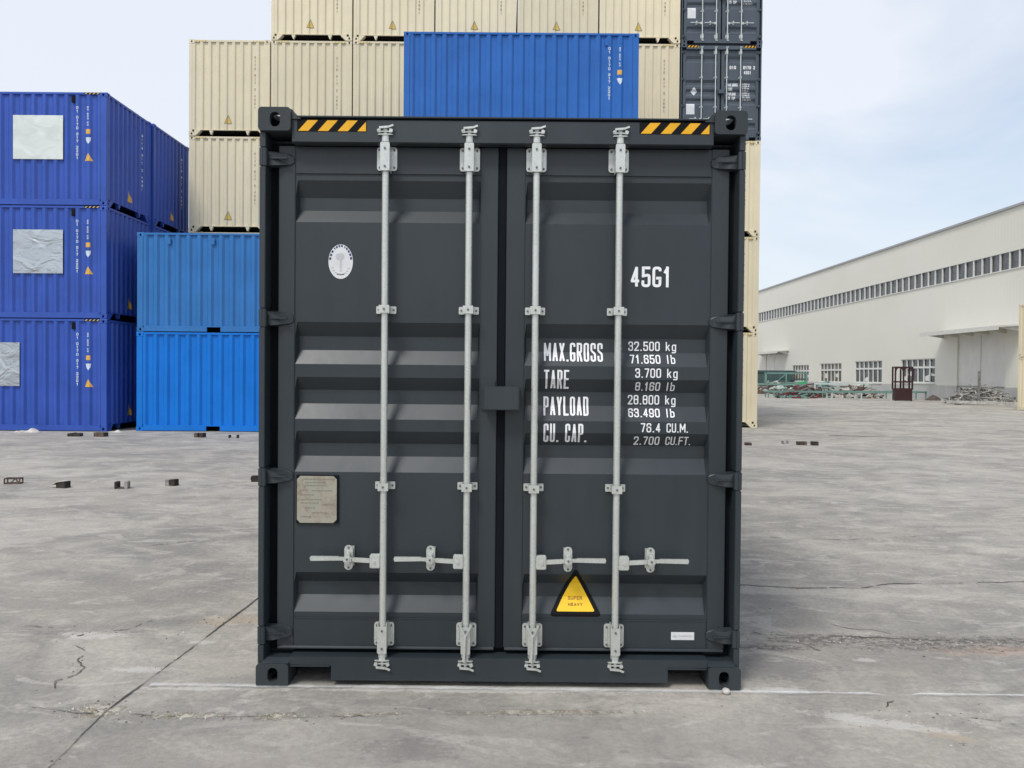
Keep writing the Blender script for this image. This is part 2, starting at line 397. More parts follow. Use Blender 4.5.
def SPLIT(c):
    """break sharp unrounded corners into separate strokes"""
    o = []
    for pts, closed in GL.get(c, []):
        if closed: o.append((pts, True)); continue
        cur = [pts[0]]
        for i in range(1, len(pts)):
            cur.append(pts[i])
            if i < len(pts) - 1 and len(pts[i]) == 2:
                a = (Vector(pts[i][:2]) - Vector(pts[i - 1][:2])).normalized(); b = (Vector(pts[i + 1][:2]) - Vector(pts[i][:2])).normalized()
                if abs(a.x) > 0.05 and abs(a.y) > 0.05 or abs(b.x) > 0.05 and abs(b.y) > 0.05:
                    o.append((cur, False)); cur = [pts[i]]
        o.append((cur, False))
    return o
def text(mb, s, u0, z0, h, w, t, gap, place3, prof=None, ax=1, step=0.012, align='L', narrow=None):
    """s: string, lower-left corner (u0,z0), cap height h, glyph width w, stroke t; place3(u,z,depth) -> point"""
    narrow = narrow or {}
    adv = [w * narrow.get(c, {'.': 0.45, '1': 0.8, ' ': 0.7, 'l': 0.6, 'M': 1.3}.get(c, 1.0)) for c in s]
    tot = sum(adv) + gap * (len(s) - 1)
    u = u0 - (tot if align == 'R' else tot / 2 if align == 'C' else 0)
    for c, cw in zip(s, adv):
        for ki, (pts, closed) in enumerate(SPLIT(c)):
            q = []
            # to real units first so the fillets stay round
            rp = [((u + t / 2 + p[0] * (cw - t)), (z0 + t / 2 + p[1] * (h - t)), (p[2] * (w - t) * 1.3 if len(p) > 2 else 0)) for p in pts]
            if c == '.': rp = [(u + cw / 2 - t * .55, z0 + t / 2, 0), (u + cw / 2 + t * .55, z0 + t / 2, 0)]
            q = fillet(rp, closed)
            # extend open ends square by half a stroke when they end on the cap box: keep as is
            qq = []
            m = len(q) if closed else len(q) - 1
            for i in range(m):
                a, b = q[i], q[(i + 1) % len(q)]; L = (b - a).length
                if L < 1e-6: continue
                k = max(1, math.ceil(L / step))
                for j in range(k): qq.append(a + (b - a) * j / k)
            if not closed:
                qq.append(q[-1]); ext = 0.0 if c == '.' else t / 2 if c not in 'MAVXYNKWk47' else t * 0.3
                d0 = (qq[0] - qq[1]).normalized(); d1 = (qq[-1] - qq[-2]).normalized()
                if c not in 'G': qq[0] = qq[0] + d0 * ext
                qq[-1] = qq[-1] + d1 * ext
            n = len(qq); L_, R_ = [], []
            for i in range(n):
                if closed: p0, p1 = qq[i - 1], qq[(i + 1) % n]
                else: p0, p1 = qq[max(0, i - 1)], qq[min(n - 1, i + 1)]
                d = qq[i]; e0 = (d - p0); e1 = (p1 - d)
                e0 = e0.normalized() if e0.length > 1e-9 else e1.normalized()
                e1 = e1.normalized() if e1.length > 1e-9 else e0
                tn = e0 + e1; tn = tn.normalized() if tn.length > 1e-3 else e0
                nn = Vector((-tn.y, tn.x)); cs = max(0.42, nn.dot(Vector((-e0.y, e0.x))))
                L_.append(d + nn * t / 2 / cs); R_.append(d - nn * t / 2 / cs)
            vs_ = []
            for p in L_ + R_:
                dd = prof((p.x, p.y)[ax]) if prof else 0.0
                vs_.append(place3(p.x, p.y, dd - 0.0004 * ki))
            fs = [(i, (i + 1) % n, n + (i + 1) % n, n + i) for i in range(n if closed else n - 1)]
            mb.add(vs_, fs)
        u += cw + gap

# ------------------------------------------------------------------ GROUND (structure)
Y0 = 3.8815
def ground_material():
    m = NT('worn_concrete')
    P = m.map()
    big = m.noise(m.map((0.7, 1, 1)), 0.30, 6, 0.6, 0.4)
    streak = m.noise(m.map((0.8, 1.05, 1), (3, 1, 0), (0, 0, R(-9))), 0.85, 7, 0.60, 1.1)
    mid = m.noise(m.map((0.95, 1.05, 1), (9, 4, 0)), 3.4, 7, 0.66, 0.8)
    fine = m.noise(P, 30, 6, 0.75)
    grain = m.noise(P, 240, 2, 0.6)
    v = m.math('ADD', m.math('ADD', m.math('MULTIPLY', streak, 0.45), m.math('MULTIPLY', big, 0.25)), m.math('MULTIPLY', mid, 0.30))
    c = m.mix(m.ramp(v, 0.40, 0.61), (0.285, 0.275, 0.258), (0.475, 0.452, 0.412))
    pale = m.ramp(m.noise(m.map((0.7, 1.25, 1), (21, 7, 0), (0, 0, R(12))), 2.3, 9, 0.68, 1.1), 0.53, 0.62, 0, 0.5)
    c = m.mix(pale, c, (0.55, 0.525, 0.48))
    warm = m.ramp(m.noise(m.map((0.8, 1, 1), (2, 17, 0)), 0.7, 6, 0.62), 0.48, 0.68, 0, 0.4)
    c = m.mix(warm, c, (0.40, 0.37, 0.33))
    dark = m.ramp(m.noise(m.map((0.7, 1.1, 1), (5, 31, 0)), 0.9, 8, 0.66, 0.8), 0.53, 0.66, 0, 0.45)
    c = m.mix(dark, c, (0.235, 0.232, 0.226))
    sw = m.ramp(m.noise(m.map((0.7, 1.5, 1), (11, 2, 0), (0, 0, R(17))), 1.9, 8, 0.68, 1.8), 0.56, 0.64, 0, 0.42)
    c = m.mix(sw, c, (0.60, 0.575, 0.53))
    scr = m.ramp(m.noise(m.map((1.6, 0.35, 1), (31, 2, 0), (0, 0, R(28))), 4.5, 7, 0.75, 1.0), 0.60, 0.68, 0, 0.3)
    c = m.mix(scr, c, (0.24, 0.23, 0.22))
    c = m.mix(m.ramp(fine, 0.3, 0.7, 0.0, 1.0), m.mix(1.0, c, (0.84, 0.84, 0.84), 'MULTIPLY'), m.mix(1.0, c, (1.10, 1.10, 1.09), 'MULTIPLY'))
    c = m.mix(1.0, c, (1.02, 1.0, 0.965), 'MULTIPLY')
    c = m.mix(m.ramp(grain, 0.3, 0.7, 0.0, 1.0), m.mix(1.0, c, (0.90, 0.90, 0.90), 'MULTIPLY'), c)
    # small dark specks
    vo = m.n('ShaderNodeTexVoronoi'); m.l(P, vo.inputs['Vector']); vo.inputs['Scale'].default_value = 6.5
    sp = m.math('MULTIPLY', m.ramp(vo.outputs['Distance'], 0.035, 0.06, 1, 0), m.ramp(m.noise(P, 1.7, 2), 0.5, 0.6))
    c = m.mix(m.math('MULTIPLY', sp, 0.7), c, (0.10, 0.095, 0.09))
    # ragged helper masks at fixed places on the slab
    edge = m.math('ADD', m.math('MULTIPLY', m.noise(P, 8, 5, 0.7, 0.3), 0.45), m.math('MULTIPLY', m.noise(m.map((0.8, 1.5, 1)), 30, 6, 0.78, 0.3), 0.55))
    def blob(x, y, sx, sy, rot=0.0, k=0.9):
        mp_ = m.n('ShaderNodeMapping', vector_type='TEXTURE'); mp_.inputs['Location'].default_value = (x, y, 0)
        mp_.inputs['Rotation'].default_value = (0, 0, R(rot)); mp_.inputs['Scale'].default_value = (sx, sy, 100)
        m.l(m.tc.outputs['Object'], mp_.inputs['Vector'])
        ln = m.n('ShaderNodeVectorMath', operation='LENGTH'); m.l(mp_.outputs[0], ln.inputs[0])
        d = m.math('ADD', ln.outputs['Value'], m.math('MULTIPLY', m.math('SUBTRACT', edge, 0.5), 5.5 * k))
        return m.ramp(d, 0.55, 1.0, 1, 0)
    def both(*a):
        o = a[0]
        for b in a[1:]: o = m.math('MAXIMUM', o, b)
        return o
    crumb = m.ramp(m.noise(P, 21, 5, 0.75), 0.44, 0.58)
    spall = both(blob(2.0, 4.66, 0.42, 0.10, 4), blob(2.75, 4.60, 0.75, 0.13, 0), blob(1.55, 4.52, 0.25, 0.06, 0), blob(3.6, 4.62, 0.5, 0.1, 0))
    c = m.mix(m.math('MULTIPLY', spall, 0.85), c, m.mix(crumb, (0.15, 0.14, 0.13), (0.40, 0.36, 0.32)))
    c = m.mix(m.math('MULTIPLY', blob(3.2, 4.50, 0.8, 0.10, 2), 0.7), c, (0.46, 0.36, 0.29))
    pock = both(blob(-1.86, 3.60, 0.13, 0.09), blob(-1.45, 3.55, 0.22, 0.035, 2), blob(-1.02, 3.55, 0.12, 0.04), blob(-0.6, 3.58, 0.2, 0.025, 3), blob(0.2, 3.62, 0.5, 0.03, 2))
    c = m.mix(m.math('MULTIPLY', pock, 0.8), c, m.mix(crumb, (0.27, 0.23, 0.17), (0.62, 0.58, 0.49)))
    tan = both(blob(-1.72, 4.92, 0.24, 0.13), blob(-1.4, 4.85, 0.2, 0.06), blob(2.0, 3.42, 0.14, 0.05, -20))
    c = m.mix(m.math('MULTIPLY', tan, 0.55), c, (0.46, 0.38, 0.27))
    palep = both(blob(-2.45, 4.62, 0.22, 0.07), blob(-1.75, 4.52, 0.1, 0.04), blob(1.35, 4.64, 0.16, 0.05), blob(2.05, 4.33, 0.1, 0.035), blob(1.75, 3.55, 0.35, 0.06, -18), blob(-1.9, 4.1, 0.2, 0.05), blob(-0.1, 3.86, 1.1, 0.03), blob(-1.5, 3.86, 0.3, 0.03), blob(1.45, 3.9, 0.25, 0.04))
    c = m.mix(m.math('MULTIPLY', palep, 0.6), c, (0.60, 0.575, 0.53))
    pink = both(blob(0.1, 3.35, 1.6, 0.3), blob(-0.5, 3.1, 1.2, 0.25))
    c = m.mix(m.math('MULTIPLY', pink, 0.35), c, (0.34, 0.305, 0.28))
    dk = both(blob(0.39, 3.37, 0.028, 0.018, 0, .25), blob(0.545, 3.245, 0.028, 0.018, 0, .25), blob(-0.35, 3.25, 0.25, 0.12), blob(1.5, 4.2, 0.4, 0.2))
    c = m.mix(m.math('MULTIPLY', dk, 0.35), c, (0.13, 0.13, 0.135))
    m.set(c, m.ramp(mid, 0.3, 0.7, 0.72, 0.95), 0.0, 0.25)
    h = m.math('ADD', m.math('MULTIPLY', fine, 0.35), m.math('ADD', m.math('MULTIPLY', mid, 0.6), m.math('MULTIPLY', grain, 0.12)))
    hole = m.math('MULTIPLY', both(spall, pock), m.math('SUBTRACT', m.noise(P, 26, 5, 0.8), 0.9))
    h = m.math('ADD', h, m.math('MULTIPLY', hole, 2.2))
    m.bump(h, 0.55, 0.02)
    return m.m
g = MB(); S = 900
g.add([(-S, -60, 0), (S, -60, 0), (S, S, 0), (-S, S, 0)], [(0, 1, 2, 3)])
o = g.build('ground', ground_material()); tag(o, kind='structure')

CRUMB = []
def ribbon(mb, pts, w0, z=0.004, jag=0.0, seg=0.05, taper=True, rnd=None, gap=0.0):
    rnd = rnd or random.Random(len(pts) * 13 + 5)
    P = [Vector((p[0], p[1])) for p in pts]; q = []
    for a, b in zip(P, P[1:]):
        k = max(1, int((b - a).length / seg))
        for j in range(k): q.append(a + (b - a) * j / k)
    q.append(P[-1]); n = len(q); wob = Vector((0, 0))
    for i in range(1, n - 1):
        wob = wob * 0.8 + Vector((rnd.uniform(-jag, jag), rnd.uniform(-jag, jag))); q[i] = q[i] + wob
    vs_ = []; ws = []; k = 1.0
    for i in range(n):
        d = (q[min(i + 1, n - 1)] - q[max(i - 1, 0)]).normalized(); nn = Vector((-d.y, d.x))
        k = min(1.6, max(0.25, k + rnd.uniform(-0.45, 0.45))) if jag else 1.0
        w = w0 * k
        if taper and i in (0, n - 1): w *= 0.1
        ws.append(w)
        vs_ += [(q[i].x + nn.x * w / 2, q[i].y + nn.y * w / 2, z), (q[i].x - nn.x * w / 2, q[i].y - nn.y * w / 2, z)]
        if jag:
            for _ in range(rnd.choice((0, 0, 1, 2))): CRUMB.append((q[i].x + rnd.gauss(0, 0.03), q[i].y + rnd.gauss(0, 0.022), rnd.uniform(0.002, 0.007)))
    on = True; fs = []
    for i in range(n - 1):
        if gap and rnd.random() < (gap if on else 0.35): on = not on
        if on: fs.append((2 * i, 2 * i + 1, 2 * i + 3, 2 * i + 2))
    mb.add(vs_, fs)
M['joint'] = flat('joint_filler', (0.10, 0.098, 0.095), 0.9, spec=0.1, var=0.4)
M['crack'] = flat('crack_shadowed_grit', (0.13, 0.125, 0.12), 0.95, spec=0.05, var=0.5)
j = MB(); ribbon(j, [(-1.64, 2.3), (-1.77, 3.071), (-1.814, 3.571), (-1.757, 4.5), (-1.708, 5.367), (-1.66, 6.6), (-1.55, 9.0), (-1.3, 16.0)], 0.0085, 0.004, 0.0022, 0.03, False, random.Random(5), 0.02)
tag(j.build('pavement_joint', 'joint'), kind='structure')
cmb = MB(); rr = random.Random(3)
for pts, w in (([(-2.526, 4.60), (-2.40, 4.68), (-2.295, 4.721), (-2.20, 4.93), (-2.12, 5.02)], 0.016),
               ([(-2.45, 4.45), (-2.33, 4.35), (-2.31, 4.22), (-2.20, 4.12), (-2.19, 4.02), (-2.25, 3.93), (-2.2, 3.83)], 0.009),
               ([(-2.95, 4.78), (-2.8, 4.75), (-2.62, 4.74)], 0.006),
               ([(-2.2, 3.62), (-2.0, 3.58), (-1.86, 3.56)], 0.01), ([(-1.7, 3.55), (-1.3, 3.53), (-1.0, 3.55), (-0.6, 3.56)], 0.005),
               ([(1.30, 5.80), (1.833, 5.864), (2.2, 5.78), (2.68, 5.808), (3.0, 5.93), (3.353, 5.941), (4.018, 6.02), (5.2, 5.98)], 0.016),
               ([(1.25, 4.74), (1.6, 4.72), (1.9, 4.74), (2.2, 4.70), (2.6, 4.66), (3.1, 4.68), (3.5, 4.62)], 0.012),
               ([(1.25, 4.52), (1.55, 4.50), (1.9, 4.48)], 0.007),
               ([(2.1, 4.95), (2.2, 4.86), (2.33, 4.84), (2.45, 4.72)], 0.014), ([(1.55, 4.78), (1.68, 4.62), (1.8, 4.55), (1.85, 4.46)], 0.012),
               ([(2.20, 3.60), (2.3, 3.57), (2.42, 3.50), (2.6, 3.47)], 0.010), ([(1.86, 3.70), (1.90, 3.76), (1.94, 3.78)], 0.01),
               ([(2.0, 3.34), (2.2, 3.32)], 0.006), ([(2.6, 7.6), (3.3, 7.5), (4.1, 7.7)], 0.012), ([(-3.2, 7.0), (-2.9, 7.2), (-2.7, 7.25)], 0.014)):
    ribbon(cmb, pts, w * 0.62, 0.004 if w > 0.0105 else 0.0045, 0.0065, 0.02, True, rr, 0.10)
ribbon(cmb, [(8.55, 20.9), (9.1, 20.65), (9.6, 20.55), (10.1, 20.4)], 0.13, 0.004, 0.03, 0.12, True, rr)
tag(cmb.build('pavement_cracks', 'crack'), kind='structure')
for cx_, cy_, sx1, sy1, n_ in ((2.1, 4.62, 0.5, 0.07, 330), (2.9, 4.58, 0.6, 0.08, 330), (-1.86, 3.60, 0.12, 0.06, 130), (-1.4, 3.55, 0.25, 0.03, 90), (-0.9, 3.56, 0.25, 0.03, 80), (-2.4, 4.66, 0.25, 0.06, 90), (-1.7, 4.9, 0.2, 0.07, 90), (0.3, 3.6, 0.6, 0.04, 70), (2.0, 3.6, 0.35, 0.08, 110), (0.0, 4.6, 3.0, 0.9, 240)):
    for _ in range(n_): CRUMB.append((cx_ + rr.gauss(0, sx1), cy_ + rr.gauss(0, sy1), rr.uniform(0.0015, 0.0075)))
mbs = [MB(), MB(), MB()]
for x, y, r in CRUMB:
    r *= 0.72
    if r > 0.0048: r *= 1.5
    k = rr.randint(4, 6); a0 = rr.uniform(0, 6)
    ring = [(x + r * rr.uniform(.6, 1.3) * math.cos(a0 + 6.283 * i / k), y + r * rr.uniform(.6, 1.2) * math.sin(a0 + 6.283 * i / k), 0.0005) for i in range(k)]
    mbs[rr.choice((0, 0, 1, 2))].add(ring + [(x, y, 0.001 + r * rr.uniform(0.4, 0.9))], [(i, (i + 1) % k, k) for i in range(k)])
for mb, (nm, cc) in zip(mbs, (('pale_crumb', (0.42, 0.40, 0.36)), ('dark_crumb', (0.16, 0.15, 0.14)), ('tan_crumb', (0.36, 0.29, 0.22)))):
    M[nm] = flat(nm, cc, 0.95, spec=0.1, var=0.4)
    tag(mb.build('concrete_crumbs', nm), kind='stuff')
def worn_line():
    m = NT('worn_white_paint_line')
    n = m.noise(m.map((0.7, 1, 1)), 5.5, 7, 0.75, 0.3)
    ex = m.n('ShaderNodeSeparateXYZ'); m.l(m.tc.outputs['Object'], ex.inputs[0])
    dist = m.math('ABSOLUTE', ex.outputs['Y'])
    k = m.ramp(m.math('ADD', m.math('MULTIPLY', n, 1.0), m.math('MULTIPLY', dist, -10.0)), 0.16, 0.62, 0, 0.72)
    m.set((0.74, 0.73, 0.71), 0.8, 0, 0.2)
    tr = m.n('ShaderNodeBsdfTransparent'); mxs = m.n('ShaderNodeMixShader')
    m.l(k, mxs.inputs[0]); m.l(tr.outputs[0], mxs.inputs[1]); m.l(m.b.outputs[0], mxs.inputs[2]); m.l(mxs.outputs[0], m.out.inputs['Surface'])
    return m.m
ln = MB(); ln.add([(-1.75, -0.045, 0), (1.95, -0.03, 0), (1.85, 0.01, 0), (-1.75, 0.045, 0)], [(0, 1, 2, 3)])
ln.add([(2.00, -0.03, 0), (6.0, -0.10, 0), (6.0, -0.04, 0), (2.12, 0.012, 0)], [(0, 1, 2, 3)])
o = ln.build('painted_line', worn_line()); o.location = (0, Y0 - 0.008, 0.007); o.rotation_euler = (0, 0, R(-0.45)); tag(o, kind='structure')

# ------------------------------------------------------------------ corner casting mesh (shared)
def casting_mesh(name='corner_casting'):
    """origin at the outer lower corner; x 0..0.162 inward, y 0..0.178 inward, z 0..0.118 (z up = inward for bottoms)"""
    mb = MB(); n = 5; W_, D_, H_ = 0.162, 0.178, 0.117
    # end face with upright oval opening
    plate_hole(mb, rrect(0, W_, 0, H_, 0.018, n), rrect(0.058, 0.110, 0.024, 0.098, 0.0255, n), 0, 0.028, 'y')
    # side face
    plate_hole(mb, rrect(0.029, D_, 0.0272, H_ - 0.001, 0.006, n), rrect(0.062, 0.118, 0.032, 0.098, 0.0275, n), 0.0006, 0.026, 'x')
    # outer horizontal face
    plate_hole(mb, rrect(0.0272, W_ - 0.002, 0.029, D_ - 0.001, 0.005, n), rrect(0.055, 0.115, 0.045, 0.15, 0.029, n), 0.0006, 0.026, 'z')
    mb.prism([(0.0008 + 0.0172 * (1 - math.cos(R(a))), 0.0008 + 0.0172 * (1 - math.sin(R(a)))) for a in (0, 22, 45, 67, 90)] + [(0.0270, 0.0008), (0.0270, 0.0270), (0.0008, 0.0270)], 0.0282, D_ - 0.001, 'y')
    mb.box(0.03, W_ - 0.0006, 0.03, D_, H_ - 0.015, H_ - 0.0016)
    mb.box(W_ - 0.014, W_ - 0.0008, 0.0285, D_ - 0.001, 0.027, H_ - 0.016)
    mb.box(0.027, W_ - 0.015, D_ - 0.014, D_ - 0.0008, 0.027, H_ - 0.016)
    return mb
CAST = {}
def castings(parent, L, W, H, mat, name='corner_casting'):
    """container in local frame: x across -W/2..W/2, y 0..L, z 0..H"""
    if mat not in CAST:
        me = casting_mesh().mesh('corner_casting'); me.materials.append(M[mat]); CAST[mat] = me
    for sx in (-1, 1):
        for ey in (0, 1):
            for ez in (0, 1):
                o = bpy.data.objects.new(name, CAST[mat]); col.objects.link(o); o.parent = parent
                o.location = (sx * W / 2, ey * L, ez * H); o.scale = (-sx, 1 if ey == 0 else -1, 1 if ez == 0 else -1)

HC, STD, WID = 2.895, 2.591, 2.438

# ------------------------------------------------------------------ the door container (main one, and the two far ones)
LF = 0.090            # depth of the door leaf face behind the casting face
PF = 0.096            # depth of the pressed panel's outer plane
K = 1.005
def sx_(x): return x * K
def sz_(z): return 1.587 + (z - 1.587) * K
_zc = [(0.33, 0.0), (0.36, 0.0), (0.437, 0.044), (0.506, 0.044), (0.563, 0.0),
       (1.077, 0.0), (1.154, 0.044), (1.220, 0.044), (1.286, 0.0), (1.347, 0.0), (1.424, 0.044), (1.495, 0.044), (1.561, 0.0),
       (1.627, 0.0), (1.699, 0.044), (1.770, 0.044), (1.841, 0.0),
       (2.348, 0.0), (2.414, 0.044), (2.479, 0.044), (2.560, 0.0), (2.596, 0.0)]
DOORP = Prof([(sz_(z), d) for z, d in _zc])

BOLT = []
def bolt(parent, x, y, z):
    if not BOLT:
        b_ = MB(); b_.tube((0, 0, 0), (0, 0.0055, 0), 0.0056, 8); me = b_.mesh('bolt'); me.materials.append(M['galv_dark']); BOLT.append(me)
    o = bpy.data.objects.new('bolt', BOLT[0]); col.objects.link(o); o.parent = parent; o.location = (x, y, z)
def door_container(mat, matc, far=False):
    root = empty('door_end_container')
    L, W, H = 12.19, WID, HC
    castings(root, L, W, H + 0.009, matc)
    # --- corner posts at the door end (channel: outer strip, recess, inner web)
    for s in (-1, 1):
        mb = MB()
        a, b = sorted((s * 1.217, s * 1.187))
        for z0, z1 in ((0.1175, 0.205), (0.302, 1.005), (1.103, 1.808), (1.906, 2.615), (2.712, H - 0.109)):
            mb.box(a, b, 0.022, 0.175, z0, z1, 0.003)
        for z0 in (0.205, 1.005, 1.808, 2.615): mb.box(*sorted((s * 1.214, s * 1.190)), 0.03, 0.17, z0, z0 + 0.097)
        a, b = sorted((s * 1.189, s * 1.04)); mb.box(a, b, 0.150, 0.172, 0.12, H - 0.119)
        mb.build('corner_post', mat, root)
        mb = MB(); a, b = sorted((s * 1.217, s * 1.06)); mb.box(a, b, L - 0.17, L - 0.012, 0.1175, H - 0.1175); mb.build('corner_post', mat, root)
    # --- header
    mb = MB()
    mb.prism([(0.022, 2.740), (0.022, 2.848), (0.036, 2.856), (0.15, 2.870), (0.15, 2.760), (0.084, 2.760), (0.078, 2.735), (0.030, 2.735)], -1.055, 1.055, 'x')
    mb.box(-1.03, 1.03, 0.012, 0.055, 2.8585, 2.8665, 0.002)                                     # drip gutter lip
    for s in (-1, 1):
        mb.prism([(s * 1.0568, 2.885), (s * 1.045, 2.885), (s * 1.008, 2.850), (s * 1.0568, 2.850)], 0.014, 0.12)
    mb.build('door_header', mat, root)
    # --- sill with fork notches
    mb = MB()
    pts = [(-1.0565, 0.147), (-1.0565, 0.108), (-1.045, 0.108), (-0.845, 0.104), (-0.845, 0.030), (0.856, 0.030), (0.856, 0.104), (1.045, 0.108), (1.0565, 0.108), (1.0565, 0.147)]
    mb.prism(pts, 0.020, 0.15)
    for s in (-1, 1):
        a, b = sorted((s * 1.05, s * 0.852)); mb.box(a, b, 0.014, 0.0195, 0.100, 0.1065)           # lip over the notch
        a, b = sorted((s * 1.0572, s * 1.19)); 
        mb.prism([(0.006, 0.1182), (0.045, 0.136), (0.16, 0.136), (0.16, 0.1182)], a, b, 'x')
    mb.build('door_sill', mat, root)
    mb = MB(); mb.box(-1.0, 1.0, 0.16, L - 0.18, 0.10, 0.155); 
    for i in range(14): mb.box(-1.15, 1.15, 0.5 + i * 0.85, 0.56 + i * 0.85, 0.03, 0.099)
    for s in (-1, 1):
        a, b = sorted((s * 0.80, s * 1.04)); mb.box(a, b, 0.151, 0.40, 0.034, 0.099)  # added dark blocks close off the notches, standing in for shade under the floor
    mb.build('floor', 'underside', root)
    # --- sides, roof, far end
    pr = corr_prof(0.175, L - 0.175, 0.278, 0.036)
    for s in (-1, 1):
        mb = MB(); n = len(pr.p)
        vs_ = [(s * (1.212 - d), u, z) for z in (0.165, H - 0.06) for u, d in pr.p]
        mb.add(vs_, [(i, i + 1, n + i + 1, n + i) for i in range(n - 1)]); mb.build('side_wall', mat, root)
        mb = MB(); a, b = sorted((s * 1.216, s * 1.16)); mb.box(a, b, 0.18, L - 0.18, 0.012, 0.164); mb.build('bottom_rail', mat, root)
        mb = MB(); a, b = sorted((s * 1.216, s * 1.16)); mb.box(a, b, 0.18, L - 0.18, H - 0.0595, H - 0.004); mb.build('top_rail', mat, root)
    mb = MB(); mb.box(-1.159, 1.159, 0.16, L - 0.03, H - 0.03, H - 0.012); mb.build('roof', mat, root)
    mb = MB(); mb.box(-1.059, 1.059, L - 0.06, L - 0.02, 0.012, H - 0.031); mb.build('end_wall', mat, root)
    # --- gaskets: black rubber behind leaves
    mb = MB(); mb.box(-1.188, -1.128, 0.124, 0.146, 0.1505, 2.7585); mb.box(1.128, 1.188, 0.124, 0.146, 0.1505, 2.7585); mb.box(-0.045, 0.045, 0.124, 0.146, 0.1505, 2.7585)
    mb.box(-1.127, -0.046, 0.124, 0.146, 2.66, 2.7585); mb.box(0.046, 1.127, 0.124, 0.146, 2.66, 2.7585); mb.box(-1.127, -0.046, 0.124, 0.146, 0.1505, 0.23); mb.box(0.046, 1.127, 0.124, 0.146, 0.1505, 0.23)
    mb.build('door_gasket', 'rubber', root)
    # --- leaves
    bars = (-0.588, -0.167, 0.171, 0.589)
    for side, (x0, x1, p0, p1) in enumerate(((-1.140, -0.022, -1.056, -0.110), (0.022, 1.155, 0.117, 1.066))):
        zb, zt = 0.178, 2.736; mb = MB()
        mb.box(x0, p0, LF, LF + 0.032, zb, zt, 0.003)
        mb.box(p1, x1, LF, LF + 0.032, zb, zt, 0.003)
        ft, fb = sz_(2.596), sz_(0.33)
        mb.box(p0 + .0005, p1 - .0005, LF + 0.0015, LF + 0.031, ft, zt - .001, 0.003); mb.box(p0 + .0005, p1 - .0005, LF + 0.0015, LF + 0.031, zb + .001, fb, 0.003)
        mb.prism([(LF - 0.011, zb - 0.009), (LF - 0.011, zb - 0.004), (LF - 0.002, zb + 0.003), (LF + 0.02, zb + 0.003), (LF + 0.02, zb - 0.009)], x0 + 0.006, x1 - 0.006, 'x')       # bottom drip edge
        # pressed panel
        us = [p0, p0 + 0.001, p0 + 0.011, p1 - 0.011, p1 - 0.001, p1]; dm = [0, 0, 1, 1, 0, 0]
        zs = [(z, d) for z, d in DOORP.p]
        n = len(us); vs_ = [(u, PF + d * k, z) for z, d in zs for u, k in zip(us, dm)]
        mb.add(vs_, [(r * n + i, r * n + i + 1, (r + 1) * n + i + 1, (r + 1) * n + i) for r in range(len(zs) - 1) for i in range(n - 1)])
        # seam beads
        mb.box(p0 + 0.002, p1 - 0.002, PF - 0.0075, PF - 0.0005, ft - 0.003, ft + 0.003)
        mb.box(p0 + 0.002, p1 - 0.002, PF - 0.0075, PF - 0.0005, fb - 0.003, fb + 0.003)
        leaf = mb.build('door', mat, root)
        # centre rubber flap
        mb = MB()
        mb.box(-0.0205, 0.0205, LF + 0.006, LF + 0.026, 0.172, 2.740, 0.003)
        if side == 0: mb.build('rubber_seal', 'rubber', leaf)
        sgn = -1 if side == 0 else 1
        # hinges
        for zc in (2.664, 1.857, 1.054, 0.253):
            mb = MB(); xi, xo = 1.062, 1.190
            pts = [(xo, -0.042), (xo, 0.042), (1.15, 0.040), (1.10, 0.033), (xi + 0.012, 0.026), (xi, 0.014), (xi, -0.014), (xi + 0.012, -0.026), (1.10, -0.033), (1.15, -0.040)]
            n = len(pts)
            fr = [0.056 if p[0] > 1.12 else 0.074 if p[0] > 1.08 else 0.083 for p in pts]
            vs_ = [(sgn * p[0], fr[i], zc + p[1] * 0.86) for i, p in enumerate(pts)] + [(sgn * p[0], LF - 0.0004, zc + p[1]) for p in pts]
            mb.add(vs_, [tuple(range(n)), ] + [(i, (i + 1) % n, n + (i + 1) % n, n + i) for i in range(n)])
            mb.box(*sorted((sgn * 1.085, sgn * 1.18)), 0.050, 0.064, zc - 0.005, zc + 0.005, 0.003)
            mb.tube((sgn * 1.196, 0.036, zc - 0.044), (sgn * 1.196, 0.036, zc + 0.044), 0.0145, 12)
            mb.box(*sorted((sgn * 1.199, sgn * 1.2185)), 0.021, 0.09, zc - 0.0455, zc + 0.0455, 0.003)
            mb.build('hinge', mat, leaf)
        # locking bars with all their iron
        for bi, xb in enumerate(bars):
            if (xb < 0) != (side == 0): continue
            yb = 0.036
            mb = MB(); mb.tube((xb, yb, 0.13), (xb, yb, 2.775), 0.0172, 20); mb.build('locking_bar', 'galv', leaf)
            for zc, top in ((2.660, True), (0.254, False)):
                mb = MB()
                mb.prism(rrect(xb - 0.051, xb + 0.051, zc - 0.060 + (0.012 if top else -0.006), zc + 0.060 + (0.012 if top else -0.006), 0.014), LF - 0.010, LF - 0.0005)
                mb.prism(rrect(xb - 0.0235, xb + 0.0235, zc - (0.064 if top else 0.085), zc + (0.078 if top else 0.052), 0.008), 0.010, 0.0145)
                mb.box(xb - 0.0235, xb - 0.0185, 0.0146, LF - 0.011, zc - 0.064, zc + 0.066); mb.box(xb + 0.0185, xb + 0.0235, 0.0146, LF - 0.011, zc - 0.064, zc + 0.066)
                for dx in (-0.0385, 0.0385): mb.box(xb + dx - 0.004, xb + dx + 0.004, LF - 0.014, LF - 0.0105, zc - 0.03, zc + 0.03, 0.001)
                if not top and bi in (1, 2):
                    for q in (-1, 1): mb.bar((xb + q * 0.030, 0.004, zc + 0.068), (xb, 0.001, zc + 0.010), 0.009)
                    mb.bar((xb, 0.0, zc + 0.012), (xb - 0.004, 0.002, zc - 0.12), 0.012)
                h = mb.build('bar_bracket', 'galv', leaf)
